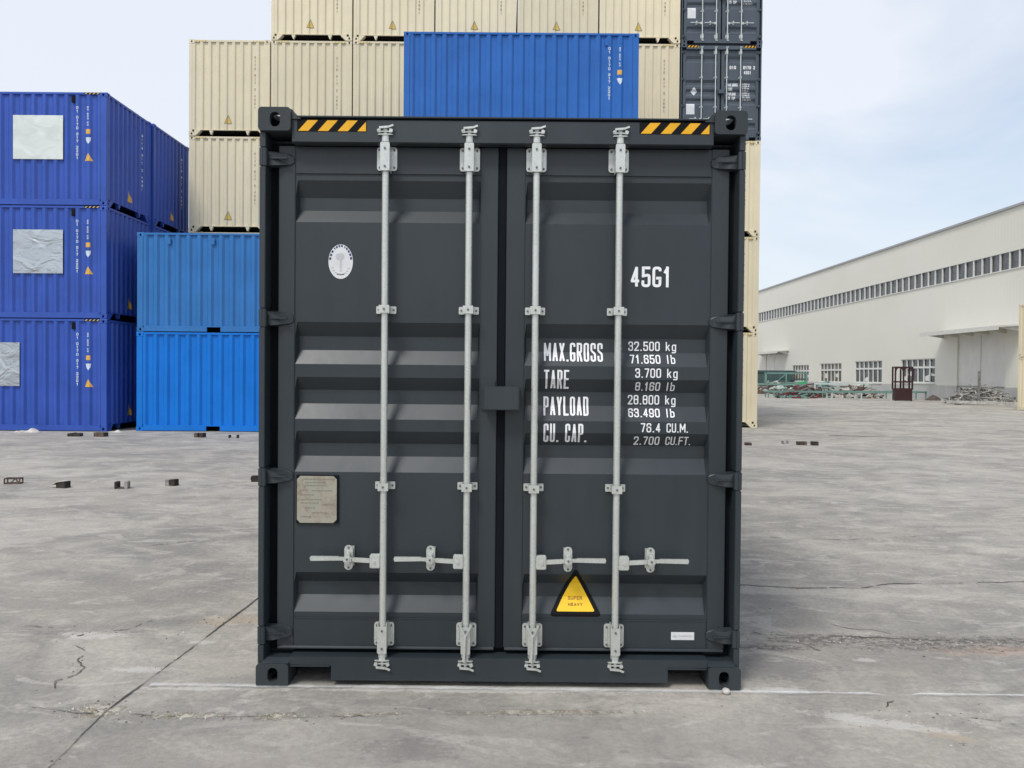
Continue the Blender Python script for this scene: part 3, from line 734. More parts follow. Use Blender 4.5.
                for dx in (-0.037, 0.037):
                    for dz in (-0.045, 0.044): bolt(leaf, xb + dx, LF - 0.0155, zc + dz + (0.012 if top else -0.006))
                for dz in (-0.043, 0.047): bolt(leaf, xb, 0.0048, zc + dz - (0 if top else 0.016))
                # cam and keeper
                q = 1 if top else -1; zk = 2.758 if top else 0.152; mb = MB()
                mb.tube((xb, yb, zk - 0.016), (xb, yb, zk + 0.016), 0.0225, 14)
                mb.prism(rrect(xb - 0.038, xb + 0.038, 0.010, 0.062, 0.012, 3), zk + q * 0.016, zk + q * 0.021, 'z')
                mb.tube((xb, yb - 0.006, zk + q * 0.0212), (xb, yb - 0.006, zk + q * 0.048), 0.0125, 12)
                mb.bar((xb - 0.028, 0.008, zk + q * 0.050), (xb + 0.018, 0.006, zk + q * 0.053), 0.010, 0.010)
                mb.bar((xb + 0.014, 0.008, zk + q * 0.052), (xb + 0.043, 0.004, zk + q * 0.062), 0.007, 0.009)
                mb.bar((xb - 0.024, 0.010, zk + q * 0.048), (xb - 0.034, 0.006, zk + q * 0.034), 0.009, 0.009)
                mb.build('cam', 'galv', leaf)
                mb = MB()
                mb.box(xb - 0.034, xb + 0.034, 0.0135, 0.0195, *sorted((zk + q * 0.030, zk + q * 0.037)))
                for s2 in (-1, 1):
                    mb.prism([(xb + s2 * 0.022, zk + q * 0.026), (xb + s2 * 0.036, zk + q * 0.027), (xb + s2 * 0.040, zk + q * 0.040), (xb + s2 * 0.030, zk + q * 0.046), (xb + s2 * 0.022, zk + q * 0.044)], 0.006, 0.0205)
                mb.build('cam_keeper', 'galv', leaf)
            for zc in (1.905, 1.010 if side == 0 else 1.006):
                mb = MB()
                mb.prism(rrect(xb - 0.051, xb + 0.051, zc - 0.019, zc + 0.019, 0.004, 2), LF - 0.006, LF - 0.0005)
                for s2 in (-1, 1):
                    mb.box(*sorted((xb + s2 * 0.021, xb + s2 * 0.026)), 0.014, LF - 0.0065, zc - 0.018, zc + 0.018, 0.001)
                mb.box(xb - 0.0262, xb + 0.0262, 0.0105, 0.0138, zc - 0.020, zc + 0.020, 0.001)
                # packer behind the plate where the panel is deeper than the frame
                mb.box(xb - 0.045, xb + 0.045, LF - 0.0003, PF + 0.004, zc - 0.015, zc + 0.015)
                mb.build('bar_guide', 'galv', leaf)
                bolt(leaf, xb, 0.0060, zc)
                for s2 in (-1, 1): bolt(leaf, xb + s2 * 0.038, LF - 0.0108, zc)
            # handle
            q = -1 if side == 0 else 1
            zh = 0.636; xr, xe = xb + q * 0.177, xb + q * 0.364
            if bi == 1: xr, xe = xb + q * 0.182, xb + q * 0.362
            mb = MB()
            mb.box(*sorted((xb + q * 0.014, xb + q * 0.066)), 0.020, 0.030, zh - 0.038, zh + 0.032, 0.004)
            mb.box(*sorted((xb + q * 0.014, xb + q * 0.066)), 0.043, 0.052, zh - 0.038, zh + 0.032, 0.004)
            mb.tube((xb + q * 0.044, 0.014, zh - 0.004), (xb + q * 0.044, 0.058, zh - 0.004), 0.008, 10)
            mb.build('handle_hub', 'galv', leaf)
            mb = MB()
            mb.bar((xb + q * 0.03, 0.036, zh - 0.004), (xr - q * 0.03, 0.030, zh + 0.004), 0.012, 0.022)
            mb.bar((xr - q * 0.034, 0.030, zh + 0.004), (xr + q * 0.05, 0.028, zh + 0.010), 0.014, 0.017)
            mb.prism([(xr + q * 0.045, zh + 0.001), (xr + q * 0.045, zh + 0.021), (xe, zh + 0.021), (xe + q * 0.004, zh + 0.012), (xe, zh - 0.002)], 0.020, 0.033)
            mb.build('handle', 'galv', leaf)
            mb = MB(); zr = zh + 0.010
            mb.prism(rrect(xr - 0.0215, xr + 0.0215, zr - 0.062, zr + 0.064, 0.021, 5), 0.044, 0.050)
            mb.box(xr - 0.016, xr + 0.016, 0.0502, LF - 0.0003, zr - 0.045, zr + 0.045, 0.004)
            mb.box(xr - 0.0185, xr + 0.0185, 0.006, 0.0145, zr - 0.020, zr + 0.018, 0.006)
            mb.box(xr - 0.012, xr + 0.012, 0.0146, 0.0438, zr + 0.014, zr + 0.030, 0.004); mb.box(xr - 0.012, xr + 0.012, 0.0146, 0.0438, zr - 0.032, zr - 0.016, 0.004)
            mb.box(xr - 0.02, xr + 0.02, LF - 0.0002, PF + 0.004, zr - 0.05, zr + 0.05)
            mb.build('handle_retainer', 'galv', leaf)
            bolt(leaf, xr, 0.0008, zr)
            for dz in (-0.050, 0.052): bolt(leaf, xr, 0.0390, zr + dz)
        if side == 1:
            # lock box cover spanning the seam
            mb = MB()
            x0_, x1_, z0_, z1_ = -0.084, 0.094, 1.404, 1.522
            mb.box(x0_, x1_, -0.014, 0.004, z0_, z1_, 0.004)
            mb.box(x0_ + .001, x1_ - .001, 0.0045, LF - 0.001, z1_ - 0.008, z1_ - .0008); mb.box(x1_ - 0.007, x1_ - .0008, 0.0045, LF - 0.001, z0_ + .001, z1_ - 0.0085)
            mb.box(x0_ + .001, x0_ + 0.007, 0.0045, LF - 0.012, z0_ + .001, z1_ - 0.0085)
            mb.build('lock_box', mat, leaf)
            mb = MB(); mb.box(-0.1, -0.03, 0.079, LF - 0.0008, 1.402, 1.553, 0.002); mb.build('lock_box_plate', mat, leaf)
    # --- black and yellow height tape on the header
    def tapeP(u, z, d): return (u, 0.0205 - d, z)
    for x0_, x1_ in ((-1.030, -0.682), (0.684, 1.036)):
        z0_, z1_ = 2.790, 2.8485
        mb = MB(); mb.add([tapeP(x0_, z0_, 0), tapeP(x1_, z0_, 0), tapeP(x1_, z1_, 0), tapeP(x0_, z1_, 0)], [(0, 1, 2, 3)])
        t = mb.build('warning_tape', 'black_vinyl', root)
        mb = MB(); n = 3
        wd = (x1_ - x0_)
        for i in range(4):
            a = x0_ + 0.005 + i * wd * 0.285
            z0s, z1s = z0_ + 0.002, z1_ - 0.003
            poly = [(a, z0s), (a + 0.052, z0s), (a + 0.100, z1s), (a + 0.048, z1s)]
            poly = clip_band(poly, x0_, x1_ - 0.003, 0)
            if len(poly) > 2: mb.add([tapeP(u, z, 0.0012) for u, z in poly], [tuple(range(len(poly)))])
        mb.build('yellow_stripes', 'yellow', t)
    return root

main = door_container('charcoal', 'charcoal_cast')
main.location = (0, Y0, 0)
leaves = sorted([c for c in main.children if c.name.startswith('door') and not c.name.startswith('door_')], key=lambda o: o.data.vertices[0].co.x)
leafL, leafR = leaves
def on_door(u, z, d): return (u, PF + d - 0.0018, z)
far_proto_src = None
# copy for the far ones before the close-up lettering goes on
KIDS(main)

tag(main, 'large charcoal grey container with closed doors, standing alone in front', 'shipping container')

def doortext(leaf, s, x, z0, h, w, t, gap, align='L', mat='white_ink', name='lettering'):
    mb = MB(); text(mb, s, sx_(x), sz_(z0), h, w, t, gap, on_door, DOORP, 1, 0.006, align)
    return mb.build(name, mat, leaf, raw=True)
doortext(leafR, '45G1', 0.655, 2.032, 0.105, 0.046, 0.0140, 0.0095)
for s, z, x1 in (('MAX.GROSS', 1.651, 0.521), ('TARE', 1.511, 0.347), ('PAYLOAD', 1.374, 0.450), ('CU. CAP.', 1.237, 0.441)):
    n = sum({'.': 0.45, '1': .8, ' ': 0.7, 'M': 1.3}.get(c, 1) for c in s); tot = (x1 - 0.219) * K; gap = 0.0075
    w = (tot - gap * (len(s) - 1)) / n
    doortext(leafR, s, 0.219, z, 0.097, w, 0.0098, gap)
for s, z0, z1, un in (('32.500', 1.709, 1.757, 'kg'), ('71.650', 1.643, 1.689, 'lb'), ('3.700', 1.571, 1.619, 'kg'), ('8.160', 1.504, 1.549, 'lb'),
                      ('28.800', 1.433, 1.482, 'kg'), ('63.490', 1.369, 1.413, 'lb'), ('76.4', 1.293, 1.340, 'CU.M.'), ('2.700', 1.226, 1.271, 'CU.FT.')):
    doortext(leafR, s, 0.815, z0, (z1 - z0) * 1.0, 0.0245, 0.0062, 0.0058, 'R')
    doortext(leafR, un, 0.846, z0, (z1 - z0) * 1.0, 0.0222, 0.0058, 0.0045 if len(un) > 2 else 0.009)
# warning triangle
def tri(cx, zb, w, h, r=0.012):
    P = [(cx - w / 2, zb, r), (cx + w / 2, zb, r), (cx, zb + h, r)]
    return [tuple(p) for p in fillet(P, True)]
mb = MB(); decal_poly(mb, tri(sx_(0.391), sz_(0.346), 0.275, 0.255, 0.03), DOORP, 1, lambda u, z, d: (u, PF + d - 0.0015, z))
tr_ = mb.build('warning_triangle', 'black_vinyl', leafR)
mb = MB(); decal_poly(mb, tri(sx_(0.391), sz_(0.371), 0.200, 0.186, 0.012), DOORP, 1, lambda u, z, d: (u, PF + d - 0.0028, z))
mb.build('yellow_face', 'tri_yellow', leafR)
M['brown_ink'] = flat('brown_ink', (0.30, 0.13, 0.02), 0.5)
mb = MB()
for s, z, h in (('SUPER', 0.423, 0.017), ('HEAVY', 0.396, 0.014)):
    text(mb, s, sx_(0.391), sz_(z), h, 0.0125, 0.0032, 0.0028, lambda u, z_, d: (u, PF + d - 0.0038, z_), DOORP, 1, 0.004, 'C')
mb.build('triangle_lettering', 'brown_ink', leafR, raw=True)
# small white label
mb = MB(); mb.box(sx_(0.880), sx_(0.998), LF - 0.0015, LF - 0.0002, sz_(0.233), sz_(0.273))
lb = mb.build('small_label', 'label_white', leafR)
mb = MB()
mb.tube((0.903, LF - 0.0025, 0.2465), (0.903, LF - 0.0018, 0.2465), 0.009, 12); mb.box(0.890, 0.917, LF - 0.0026, LF - 0.0019, 0.243, 0.248)
for i in range(9): mb.box(0.925 + i * 0.0075, 0.9302 + i * 0.0075, LF - 0.0026, LF - 0.0019, 0.244, 0.2505)
mb.build('label_print', 'logo_grey', leafR)
# oval emblem
cx, cz, a_, b_ = sx_(-0.820), sz_(2.148), 0.0625, 0.088
def oval(ax_, bz_, n=40, dx=0, dz=0): return [(cx + dx + ax_ * math.cos(2 * math.pi * i / n), cz + dz + bz_ * math.sin(2 * math.pi * i / n)) for i in range(n)]
mb = MB(); mb.prism(oval(a_, b_), PF - 0.0016, PF - 0.0003); mb.build('oval_emblem', 'label_white', leafL)
mb = MB()
for i in range(12):                                             # lettering round the upper ring
    t0 = R(8 + i * 14.2); t1 = t0 + R(9.2)
    if i in (4, 8): t1 = t0 + R(5)
    q = [(cx + (a_ - e) * math.cos(t), cz + (b_ - e) * math.sin(t)) for e, t in ((0.003, t0), (0.003, t1), (0.013, t1), (0.013, t0))]
    mb.add([(u, PF - 0.0024, z) for u, z in q], [(0, 1, 2, 3)])
mb.build('emblem_lettering', 'logo_blue', leafL)
mb = MB()
mb.prism(oval(0.022, 0.018, 16, -0.004, 0.026), PF - 0.0024, PF - 0.0017); mb.prism([(cx - 0.004, cz + 0.01), (cx + 0.004, cz + 0.01), (cx + 0.003, cz - 0.05), (cx - 0.003, cz - 0.05)], PF - 0.0027, PF - 0.0025)
for i in range(9):
    t = R(200 + i * 17); e = 0.9 if i % 2 else 0.78
    u, z = cx + (a_ - 0.018) * math.cos(t), cz - 0.012 + (b_ - 0.034) * math.sin(t)
    mb.box(u - 0.006, u + 0.006, PF - 0.0026, PF - 0.0018, z - 0.003, z + 0.003)
mb.box(cx - 0.02, cx + 0.02, PF - 0.0026, PF - 0.0018, cz - 0.0665, cz - 0.062)
mb.build('emblem_figure', 'logo_grey', leafL)
# safety approval plate with black corners
px0, px1, pz0, pz1 = sx_(-1.033), sx_(-0.831), sz_(0.818), sz_(1.057)
mb = MB(); mb.box(px0 - 0.004, px1 + 0.007, LF - 0.006, PF - 0.0005, pz0 - 0.004, pz1 + 0.004); mb.build('plate_backing', 'black_vinyl', leafL)
c_ = 0.017; mb = MB(); mb.prism([(px0 + c_, pz0), (px1 - c_, pz0), (px1, pz0 + c_), (px1, pz1 - c_), (px1 - c_, pz1), (px0 + c_, pz1), (px0, pz1 - c_), (px0, pz0 + c_)], LF - 0.009, LF - 0.0062)
mb.build('data_plate', 'plate', leafL)
mb = MB(); rp_ = random.Random(11)
for i, (z, n, w0_, w1_) in enumerate(((0.222, 12, 0.03, 0.19), (0.205, 9, 0.04, 0.14), (0.19, 10, 0.05, 0.15), (0.165, 3, 0.02, 0.05), (0.163, 8, 0.075, 0.18), (0.142, 7, 0.015, 0.09), (0.118, 9, 0.02, 0.12), (0.1, 9, 0.02, 0.11), (0.092, 5, 0.13, 0.18), (0.075, 4, 0.04, 0.09), (0.05, 6, 0.08, 0.15), (0.03, 5, 0.02, 0.07))):
    u = w0_
    while u < w1_:
        l_ = rp_.uniform(0.006, 0.016); mb.box(px0 + u, px0 + u + l_, LF - 0.0102, LF - 0.0092, pz0 + z, pz0 + z + 0.0045); u += l_ + 0.004
mb.build('plate_engraving', 'plate_text', leafL)

# ------------------------------------------------------------------ corrugated containers
def corrugated_container(name, L, H, mat, long_front, tunnel=False, far_tunnel=False, pockets=False, end_text=None, marks=None):
    """local frame: x across, y 0..L, z up. Returns root. The end wall at y=0 and the side wall at x=-W/2 are detailed."""
    root = empty(name); W = WID
    castings(root, L, W, H, mat)
    pe = corr_prof(-W / 2 + 0.10, W / 2 - 0.10, 0.248, 0.040, 0.30, 0.16)
    ps = corr_prof(0.165, L - 0.165, 0.278, 0.045, 0.25, 0.2)
    zb_e = 0.185 if tunnel else 0.165
    for e in (0, 1):
        y = 0.010 if e == 0 else L - 0.010; s = 1 if e == 0 else -1
        mb = MB(); n = len(pe.p); zlo = 0.185 if (tunnel and e == 0) or (far_tunnel and e == 1) else 0.165
        mb.add([(u, y + s * d, z) for z in (zlo, H - 0.075) for u, d in pe.p], [(i, i + 1, n + i + 1, n + i) for i in range(n - 1)])
        mb.build('end_wall', mat, root)
        mb = MB()
        mb.box(-W / 2 + 0.1625, W / 2 - 0.1625, *sorted((y - s * 0.004, y + s * 0.06)), H - 0.0745, H - 0.012, 0.004)
        mb.box(-W / 2 + 0.101, W / 2 - 0.101, *sorted((y - s * 0.001, y + s * 0.05)), H - 0.1165, H - 0.0755) if False else None
        mb.build('top_end_rail', mat, root)
        mb = MB()
        if (tunnel and e == 0) or (far_tunnel and e == 1):
            fy = (lambda a, b: (a, b)) if e == 0 else (lambda a, b: (L - b, L - a))
            mb.box(-W / 2 + 0.164, W / 2 - 0.164, *fy(0.006, 0.055), 0.168, 0.186, 0.003)
            for q in (-1, 1):
                mb.prism([(q * (W / 2 - 0.1625), 0.0), (q * (W / 2 - 0.19), 0.0), (q * (W / 2 - 0.36), 0.1675), (q * (W / 2 - 0.1625), 0.1675)], *fy(0.008, 0.16))
                mb.prism([(q * 0.55 - 0.012, 0.045), (q * 0.55 + 0.012, 0.045), (q * 0.55 + 0.062, 0.1675), (q * 0.55 - 0.062, 0.1675)], *fy(0.012, 0.10))
        else:
            mb.box(-W / 2 + 0.1625, W / 2 - 0.1625, *sorted((y - s * 0.004, y + s * 0.08)), 0.018, 0.1645, 0.004)
        mb.build('bottom_end_rail', mat, root)
    for sx in (-1, 1):
        mb = MB(); n = len(ps.p)
        mb.add([(sx * (W / 2 - 0.010 - d), u, z) for z in (0.165, H - 0.062) for u, d in ps.p], [(i, i + 1, n + i + 1, n + i) for i in range(n - 1)])
        mb.build('side_wall', mat, root)
        mb = MB(); a, b = sorted((sx * (W / 2 - 0.004), sx * (W / 2 - 0.06))); mb.box(a, b, 0.179, L - 0.179, H - 0.0615, H - 0.006, 0.004)
        mb.build('top_side_rail', mat, root)
        mb = MB(); a, b = sorted((sx * (W / 2 - 0.004), sx * (W / 2 - 0.05)))
        if pockets:
            c = L / 2; pts = [(0.179, 0.018), (c - 1.205, 0.018), (c - 1.205, 0.135), (c - 0.845, 0.135), (c - 0.845, 0.018), (c + 0.845, 0.018), (c + 0.845, 0.135), (c + 1.205, 0.135), (c + 1.205, 0.018), (L - 0.179, 0.018), (L - 0.179, 0.1645), (0.179, 0.1645)]
            mb.prism(pts, a, b, 'x')
        else: mb.box(a, b, 0.179, L - 0.179, 0.018, 0.1645, 0.004)
        mb.build('bottom_side_rail', mat, root)
        for y0, y1 in ((0.004, 0.16), (L - 0.16, L - 0.004)):
            mb = MB(); a, b = sorted((sx * (W / 2 - 0.003), sx * (W / 2 - 0.1))); mb.box(a, b, y0, y1, 0.1175, H - 0.1175, 0.006); mb.build('corner_post', mat, root)
    # flat cheek plates between post and first fold are the posts themselves; roof and floor
    mb = MB(); mb.box(-W / 2 + 0.061, W / 2 - 0.061, 0.075, L - 0.075, H - 0.03, H - 0.016); mb.build('roof', mat, root)
    mb = MB(); mb.box(-W / 2 + 0.062, W / 2 - 0.062, 0.165, L - 0.165, 0.168, 0.186)
    if tunnel: mb.box(-W / 2 + 0.2, W / 2 - 0.2, 0.9, 0.95, 0.02, 0.167)
    elif far_tunnel: mb.box(-W / 2 + 0.2, W / 2 - 0.2, L - 0.95, L - 0.9, 0.02, 0.167)
    else:
        for i in range(int(L / 0.6)): mb.box(-W / 2 + 0.1, W / 2 - 0.1, 0.35 + i * 0.6, 0.39 + i * 0.6, 0.03, 0.167)
    mb.build('floor', 'underside', root)
    root['_pe'] = 0
    return root, pe, ps
def decal(root, name, polys, prof, place, mat):
    mb = MB()
    for p in polys: decal_poly(mb, p, prof, 0, place)
    return mb.build(name, mat, root)
def vtext(root, s, u, ztop, h, w, t, dz, prof, place, mat, name='lettering'):
    mb = MB(); z = ztop
    for ch in s:
        if ch != ' ': text(mb, ch, u, z - h, h, w, t, 0, place, prof, 0, 0.03, 'C')
        z -= dz if ch != ' ' else dz * 0.7
    return mb.build(name, mat, root, raw=True)
def rect(u0, u1, z0, z1): return [(u0, z0), (u1, z0), (u1, z1), (u0, z1)]

# ---- cream 40 ft containers, seen end on, in the tall rear stack
YE, XE, PE = 23.56, -9.795, 2.474
cream, pe, ps = corrugated_container('cream_container', 12.19, HC, 'cream', False, tunnel=True)
endP = lambda u, z, d: (u, 0.010 + d - 0.004, z)
decal(cream, 'warning_triangle', [[(-0.16, 0.37), (0.08, 0.37), (-0.04, 0.65)]], pe, endP, 'dark_ink')
decal(cream, 'triangle_face', [[(-0.125, 0.39), (0.045, 0.39), (-0.04, 0.60)]], pe, lambda u, z, d: (u, 0.010 + d - 0.008, z), 'soft_yellow')
vtext(cream, '0170 617 2 45G1', 0.76, 2.42, 0.075, 0.045, 0.014, 0.115, pe, endP, 'dark_ink')
decal(cream, 'height_stripe', [rect(a, a + 0.05, HC - 0.066, HC - 0.03) for a in (-1.02, -0.93, -0.84, -0.75, 0.70, 0.79, 0.88, 0.97)], Prof([(-2, 0), (2, 0)]), lambda u, z, d: (u, 0.003, z), 'soft_yellow')
ORD = ('first', 'second', 'third', 'fourth', 'fifth', 'sixth', 'seventh'); LEV = ('bottom', 'second', 'third', 'fourth', 'fifth')
def cream_label(i, k):
    lv = 'on the ground' if k == 0 else f'{LEV[k]} level up'
    if i == 0: return f'cream container end in the left edge column of the tall stack, {lv}'
    if i == 6: return f'cream container end under the dark door ends at right, {lv}'
    return f'cream container end in the {ORD[i]} column from left of the tall stack, {lv}'
first = True
for i in range(7):
    top = 4 if i == 0 else (3 if i == 6 else 5)
    for k in range(top):
        o = cream if first else copy_tree(cream)
        first = False
        o.location = (XE + PE * i + WID / 2 + 0.014, YE + random.uniform(-0.015, 0.02), HC * k + 0.0005 * k)
        o.rotation_euler = (0, 0, R(0.4))
        tag(o, cream_label(i, k), 'shipping container', 'cream containers stacked end on behind')
# ---- two dark door-end containers on top of the right column
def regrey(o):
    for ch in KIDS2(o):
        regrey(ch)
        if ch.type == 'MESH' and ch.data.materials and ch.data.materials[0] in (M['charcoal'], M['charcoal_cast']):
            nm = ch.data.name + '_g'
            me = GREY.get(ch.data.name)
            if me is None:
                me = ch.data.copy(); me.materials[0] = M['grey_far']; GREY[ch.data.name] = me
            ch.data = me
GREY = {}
def KIDS2(o): return list(o.children)
SKIP = ('lettering', 'warning_triangle', 'yellow_face', 'triangle_lettering', 'small_label', 'label_print', 'oval_emblem', 'emblem_lettering', 'emblem_figure', 'plate_backing', 'data_plate', 'plate_engraving')
_kc.clear(); bpy.context.view_layer.update()
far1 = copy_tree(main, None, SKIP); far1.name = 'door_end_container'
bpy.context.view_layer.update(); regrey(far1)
fl, fr_ = sorted([c for c in far1.children if c.name.split('.')[0] == 'door'], key=lambda o: o.data.vertices[0].co.x)
def far_rect(leaf, nm, x0, x1, z0, z1, mat):
    mb = MB(); decal_poly(mb, rect(x0, x1, z0, z1), DOORP, 1, lambda u, z, d: (u, PF + d - 0.004, z)); return mb.build(nm, mat, leaf)
far_rect(fl, 'data_plate', -1.03, -0.78, 0.80, 1.12, 'label_white')
mb = MB(); decal_poly(mb, [(-0.80, 1.62), (-0.70, 1.50), (-0.80, 1.38), (-0.90, 1.50)], DOORP, 1, on_door); mb.build('white_emblem', 'label_white', fl)
def fartext(leaf, s, x, z, h, w, t, g_, al='L'):
    mb = MB(); text(mb, s, x, z, h, w, t, g_, lambda u, z_, d: (u, PF + d - 0.004, z_), DOORP, 1, 0.02, al); return mb.build('lettering', 'white_ink', leaf, raw=True)
fartext(fr_, '010', 0.27, 2.17, 0.10, 0.055, 0.02, 0.02); fartext(fr_, '0170 2', 0.68, 2.17, 0.10, 0.052, 0.02, 0.014); fartext(fr_, '45G1', 0.70, 2.02, 0.10, 0.045, 0.018, 0.014)
for k, s in enumerate(('MAX.GROSS', 'TARE', 'PAYLOAD', 'CU. CAP.')):
    fartext(fr_, s, 0.23, 1.66 - k * 0.137, 0.095, 0.027, 0.0115, 0.008)
for k, s in enumerate(('32.500 kg', '71.650 lb', '3.700 kg', '8.160 lb', '28.800 kg', '63.490 lb', '76.4 CU.M.', '2.700 CU.FT.')):
    fartext(fr_, s, 0.66, 1.712 - k * 0.0685, 0.046, 0.022, 0.007, 0.006)
XR6 = XE + PE * 6 + WID / 2 + 0.014
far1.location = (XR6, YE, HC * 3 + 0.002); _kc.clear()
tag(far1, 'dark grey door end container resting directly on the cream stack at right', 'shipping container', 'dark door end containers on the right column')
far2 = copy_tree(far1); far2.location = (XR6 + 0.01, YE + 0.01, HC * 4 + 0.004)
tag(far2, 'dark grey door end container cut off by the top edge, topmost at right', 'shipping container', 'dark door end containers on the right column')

# ---- side-on 20 ft containers
def side_on(o, x_left, y_front, z, L=6.058):
    """turn the local side wall at x=-W/2 ... to face the camera: local +y runs to the right"""
    o.rotation_euler = (0, 0, -math.pi / 2)       # local x -> -Y, local y -> +X
    # local (x,y) -> world (y, -x): the wall at local x=+W/2 faces -Y (camera)
    o.location = (x_left, y_front + WID / 2, z)
sideP = lambda off: (lambda u, z, d: (WID / 2 - 0.010 - d + off, u, z))
def vent(root, u, z, mat='rubber'):
    mb = MB(); mb.box(WID / 2 - 0.03, WID / 2 + 0.001, u - 0.05, u + 0.05, z - 0.09, z + 0.09, 0.01); return mb.build('vent', mat, root)
L20 = 6.058
def blue_marks(o, ps_, H, ink='pale_ink', tri_=True, top_tape=True):
    vtext(o, '01 0170 617 22G1', L20 - 0.76, H - 0.36, 0.072, 0.058, 0.015, 0.091, ps_, sideP(0.004), ink)
    vtext(o, '32.500 KG', L20 - 0.49, H - 0.36, 0.046, 0.042, 0.011, 0.058, ps_, sideP(0.004), ink)
    decal(o, 'orange_label', [rect(L20 - 0.55, L20 - 0.43, H - 1.06, H - 0.94)], ps_, sideP(0.004), 'orange')
    decal(o, 'white_shield', [[(L20 - 0.56, H - 1.15), (L20 - 0.53, H - 1.25), (L20 - 0.48, H - 1.32), (L20 - 0.43, H - 1.25), (L20 - 0.415, H - 1.15)]], ps_, sideP(0.004), 'pale_ink')
    if tri_: decal(o, 'warning_triangle', [[(L20 - 0.585, H - 1.75), (L20 - 0.375, H - 1.75), (L20 - 0.48, H - 1.55)]], ps_, sideP(0.005), 'orange')
    if top_tape:
        decal(o, 'warning_tape', [rect(L20 - 0.58, L20 - 0.19, H - 0.055, H - 0.015)], Prof([(-2, 0), (20, 0)]), lambda u, z, d: (WID / 2 - 0.0025, u, z), 'black_vinyl')
        decal(o, 'yellow_stripes', [[(L20 - 0.57 + q * 0.1, H - 0.053), (L20 - 0.53 + q * 0.1, H - 0.053), (L20 - 0.49 + q * 0.1, H - 0.017), (L20 - 0.53 + q * 0.1, H - 0.017)] for q in range(4)],
              Prof([(-2, 0), (20, 0)]), lambda u, z, d: (WID / 2 - 0.001, u, z), 'soft_yellow')
# cobalt stack at left (high cube 20 ft), side on; far row behind it
cob, pe2, ps2 = corrugated_container('cobalt_container', L20, HC, 'cobalt', True, far_tunnel=True)
blue_marks(cob, ps2, HC)
vent(cob, L20 - 0.86, HC - 0.18, 'black_vinyl')
# markings on the short end which shows on the right (local y = L20)
pend = Prof([(u, d) for u, d in pe2.p])
endR = lambda off: (lambda u, z, d: (u, L20 - 0.010 - d + off, z))
vtext(cob, '0170 617 2 45G1', -0.76, 2.42, 0.075, 0.05, 0.016, 0.115, pend, endR(0.004), 'pale_ink')
decal(cob, 'warning_triangle', [[(-0.15, 0.36), (0.15, 0.36), (0.0, 0.66)]], pend, endR(0.005), 'orange')
XC = -10.364; YC = 19.94
cob_back = copy_tree(cob)
rows = []
for row, (yf, x1) in enumerate(((YC, XC), (YC + 2.47, XC + 0.05))):
    for k in range(3):
        if row == 0 and k == 0: o = cob
        elif row == 1 and k == 0: o = cob_back
        else: o = copy_tree(cob_back)
        side_on(o, x1 - L20 + random.uniform(-0.008, 0.008), yf, HC * k + 0.0005 * k)
        rows.append((row, k, o))
lab = {(0, 0): 'deep blue container on the ground at left, foil patch cut by frame edge', (0, 1): 'deep blue container with grey crumpled foil patch, middle of the left stack',
       (0, 2): 'deep blue container with pale square patch, topmost of the front left stack',
       (1, 0): 'deep blue container on the ground in the second row, behind the left stack', (1, 1): 'deep blue container end in the second row at middle height, behind left stack',
       (1, 2): 'deep blue container end topmost of the second row, beside the cream stack'}
for row, k, o in rows:
    tag(o, lab[(row, k)], 'shipping container', 'deep blue containers stacked at left')
    if row == 0:   # foil sheet taped on
        u1 = L20 - 1.12; u0 = u1 - 1.28
        if k == 0: u1 = L20 - 2.24; u0 = u1 - 1.3
        zc0, zc1 = (HC - 1.72, HC - 0.60) if k == 2 else (HC - 1.74, HC - 0.62)
        mb = MB(); mb.box(WID / 2 - 0.009, WID / 2 + 0.004, u0, u1, zc0, zc1, 0.002)
        mb.build('foil_patch', 'foil_white' if k == 2 else 'foil', o)
# bright/dull blue stack
XL, YL = -9.77, 20.28
lb1, pe3, ps3 = corrugated_container('bright_blue_container', L20, STD, 'sky_blue', True, pockets=True)
side_on(lb1, XL, YL, 0.0); tag(lb1, 'vivid bright blue container on the ground, lower of the pair beside the doors', 'shipping container')
lb2, _, _ = corrugated_container('dull_blue_container', L20, STD, 'dull_blue', True, pockets=True)
for u in (0.83, 1.98): vent(lb2, u, STD - 0.22, 'dull_blue')
side_on(lb2, XL + 0.01, YL, STD + 0.001); tag(lb2, 'dull mid blue container with small vents, on top of the vivid blue one', 'shipping container')
# royal blue stack in the middle (only the top one shows)
XM, YM = -2.815, 20.10
rb, pe4, ps4 = corrugated_container('royal_blue_container', L20, STD, 'royal', True, pockets=True)
blue_marks(rb, ps4, STD, 'pale_ink', False, False); vent(rb, L20 - 0.83, STD - 0.24, 'royal')
for k in range(4):
    o = rb if k == 0 else copy_tree(rb)
    side_on(o, XM, YM, (STD + 0.001) * k)
    tag(o, 'royal blue container showing above the dark doors, in front of the cream stack' if k == 3 else f'royal blue container hidden behind the dark doors, {("at the bottom", "second level up", "third level up")[k]} of its stack', 'shipping container', 'royal blue containers in the middle stack')
# cream ones at the right frame edge
for k in range(2):
    if k == 0:
        ce, _, _ = corrugated_container('pale_cream_container', L20, STD, 'cream', True); o = ce
    else: o = copy_tree(ce)
    side_on(o, 24.98, 35.9, (STD + 0.001) * k)
    tag(o, ('cream container cut by the right frame edge, standing on the ground', 'cream container cut by the right frame edge, stacked on top of another')[k], 'shipping container', 'cream containers at the right frame edge')

# ------------------------------------------------------------------ warehouse
XW = 30.0; YA, YB = 30.0, 132.0; ZR = 11.78
wh = empty('warehouse', (XW, YA, 0)); tag(wh, 'long white metal warehouse with a ribbon of high windows, at the right', 'warehouse')
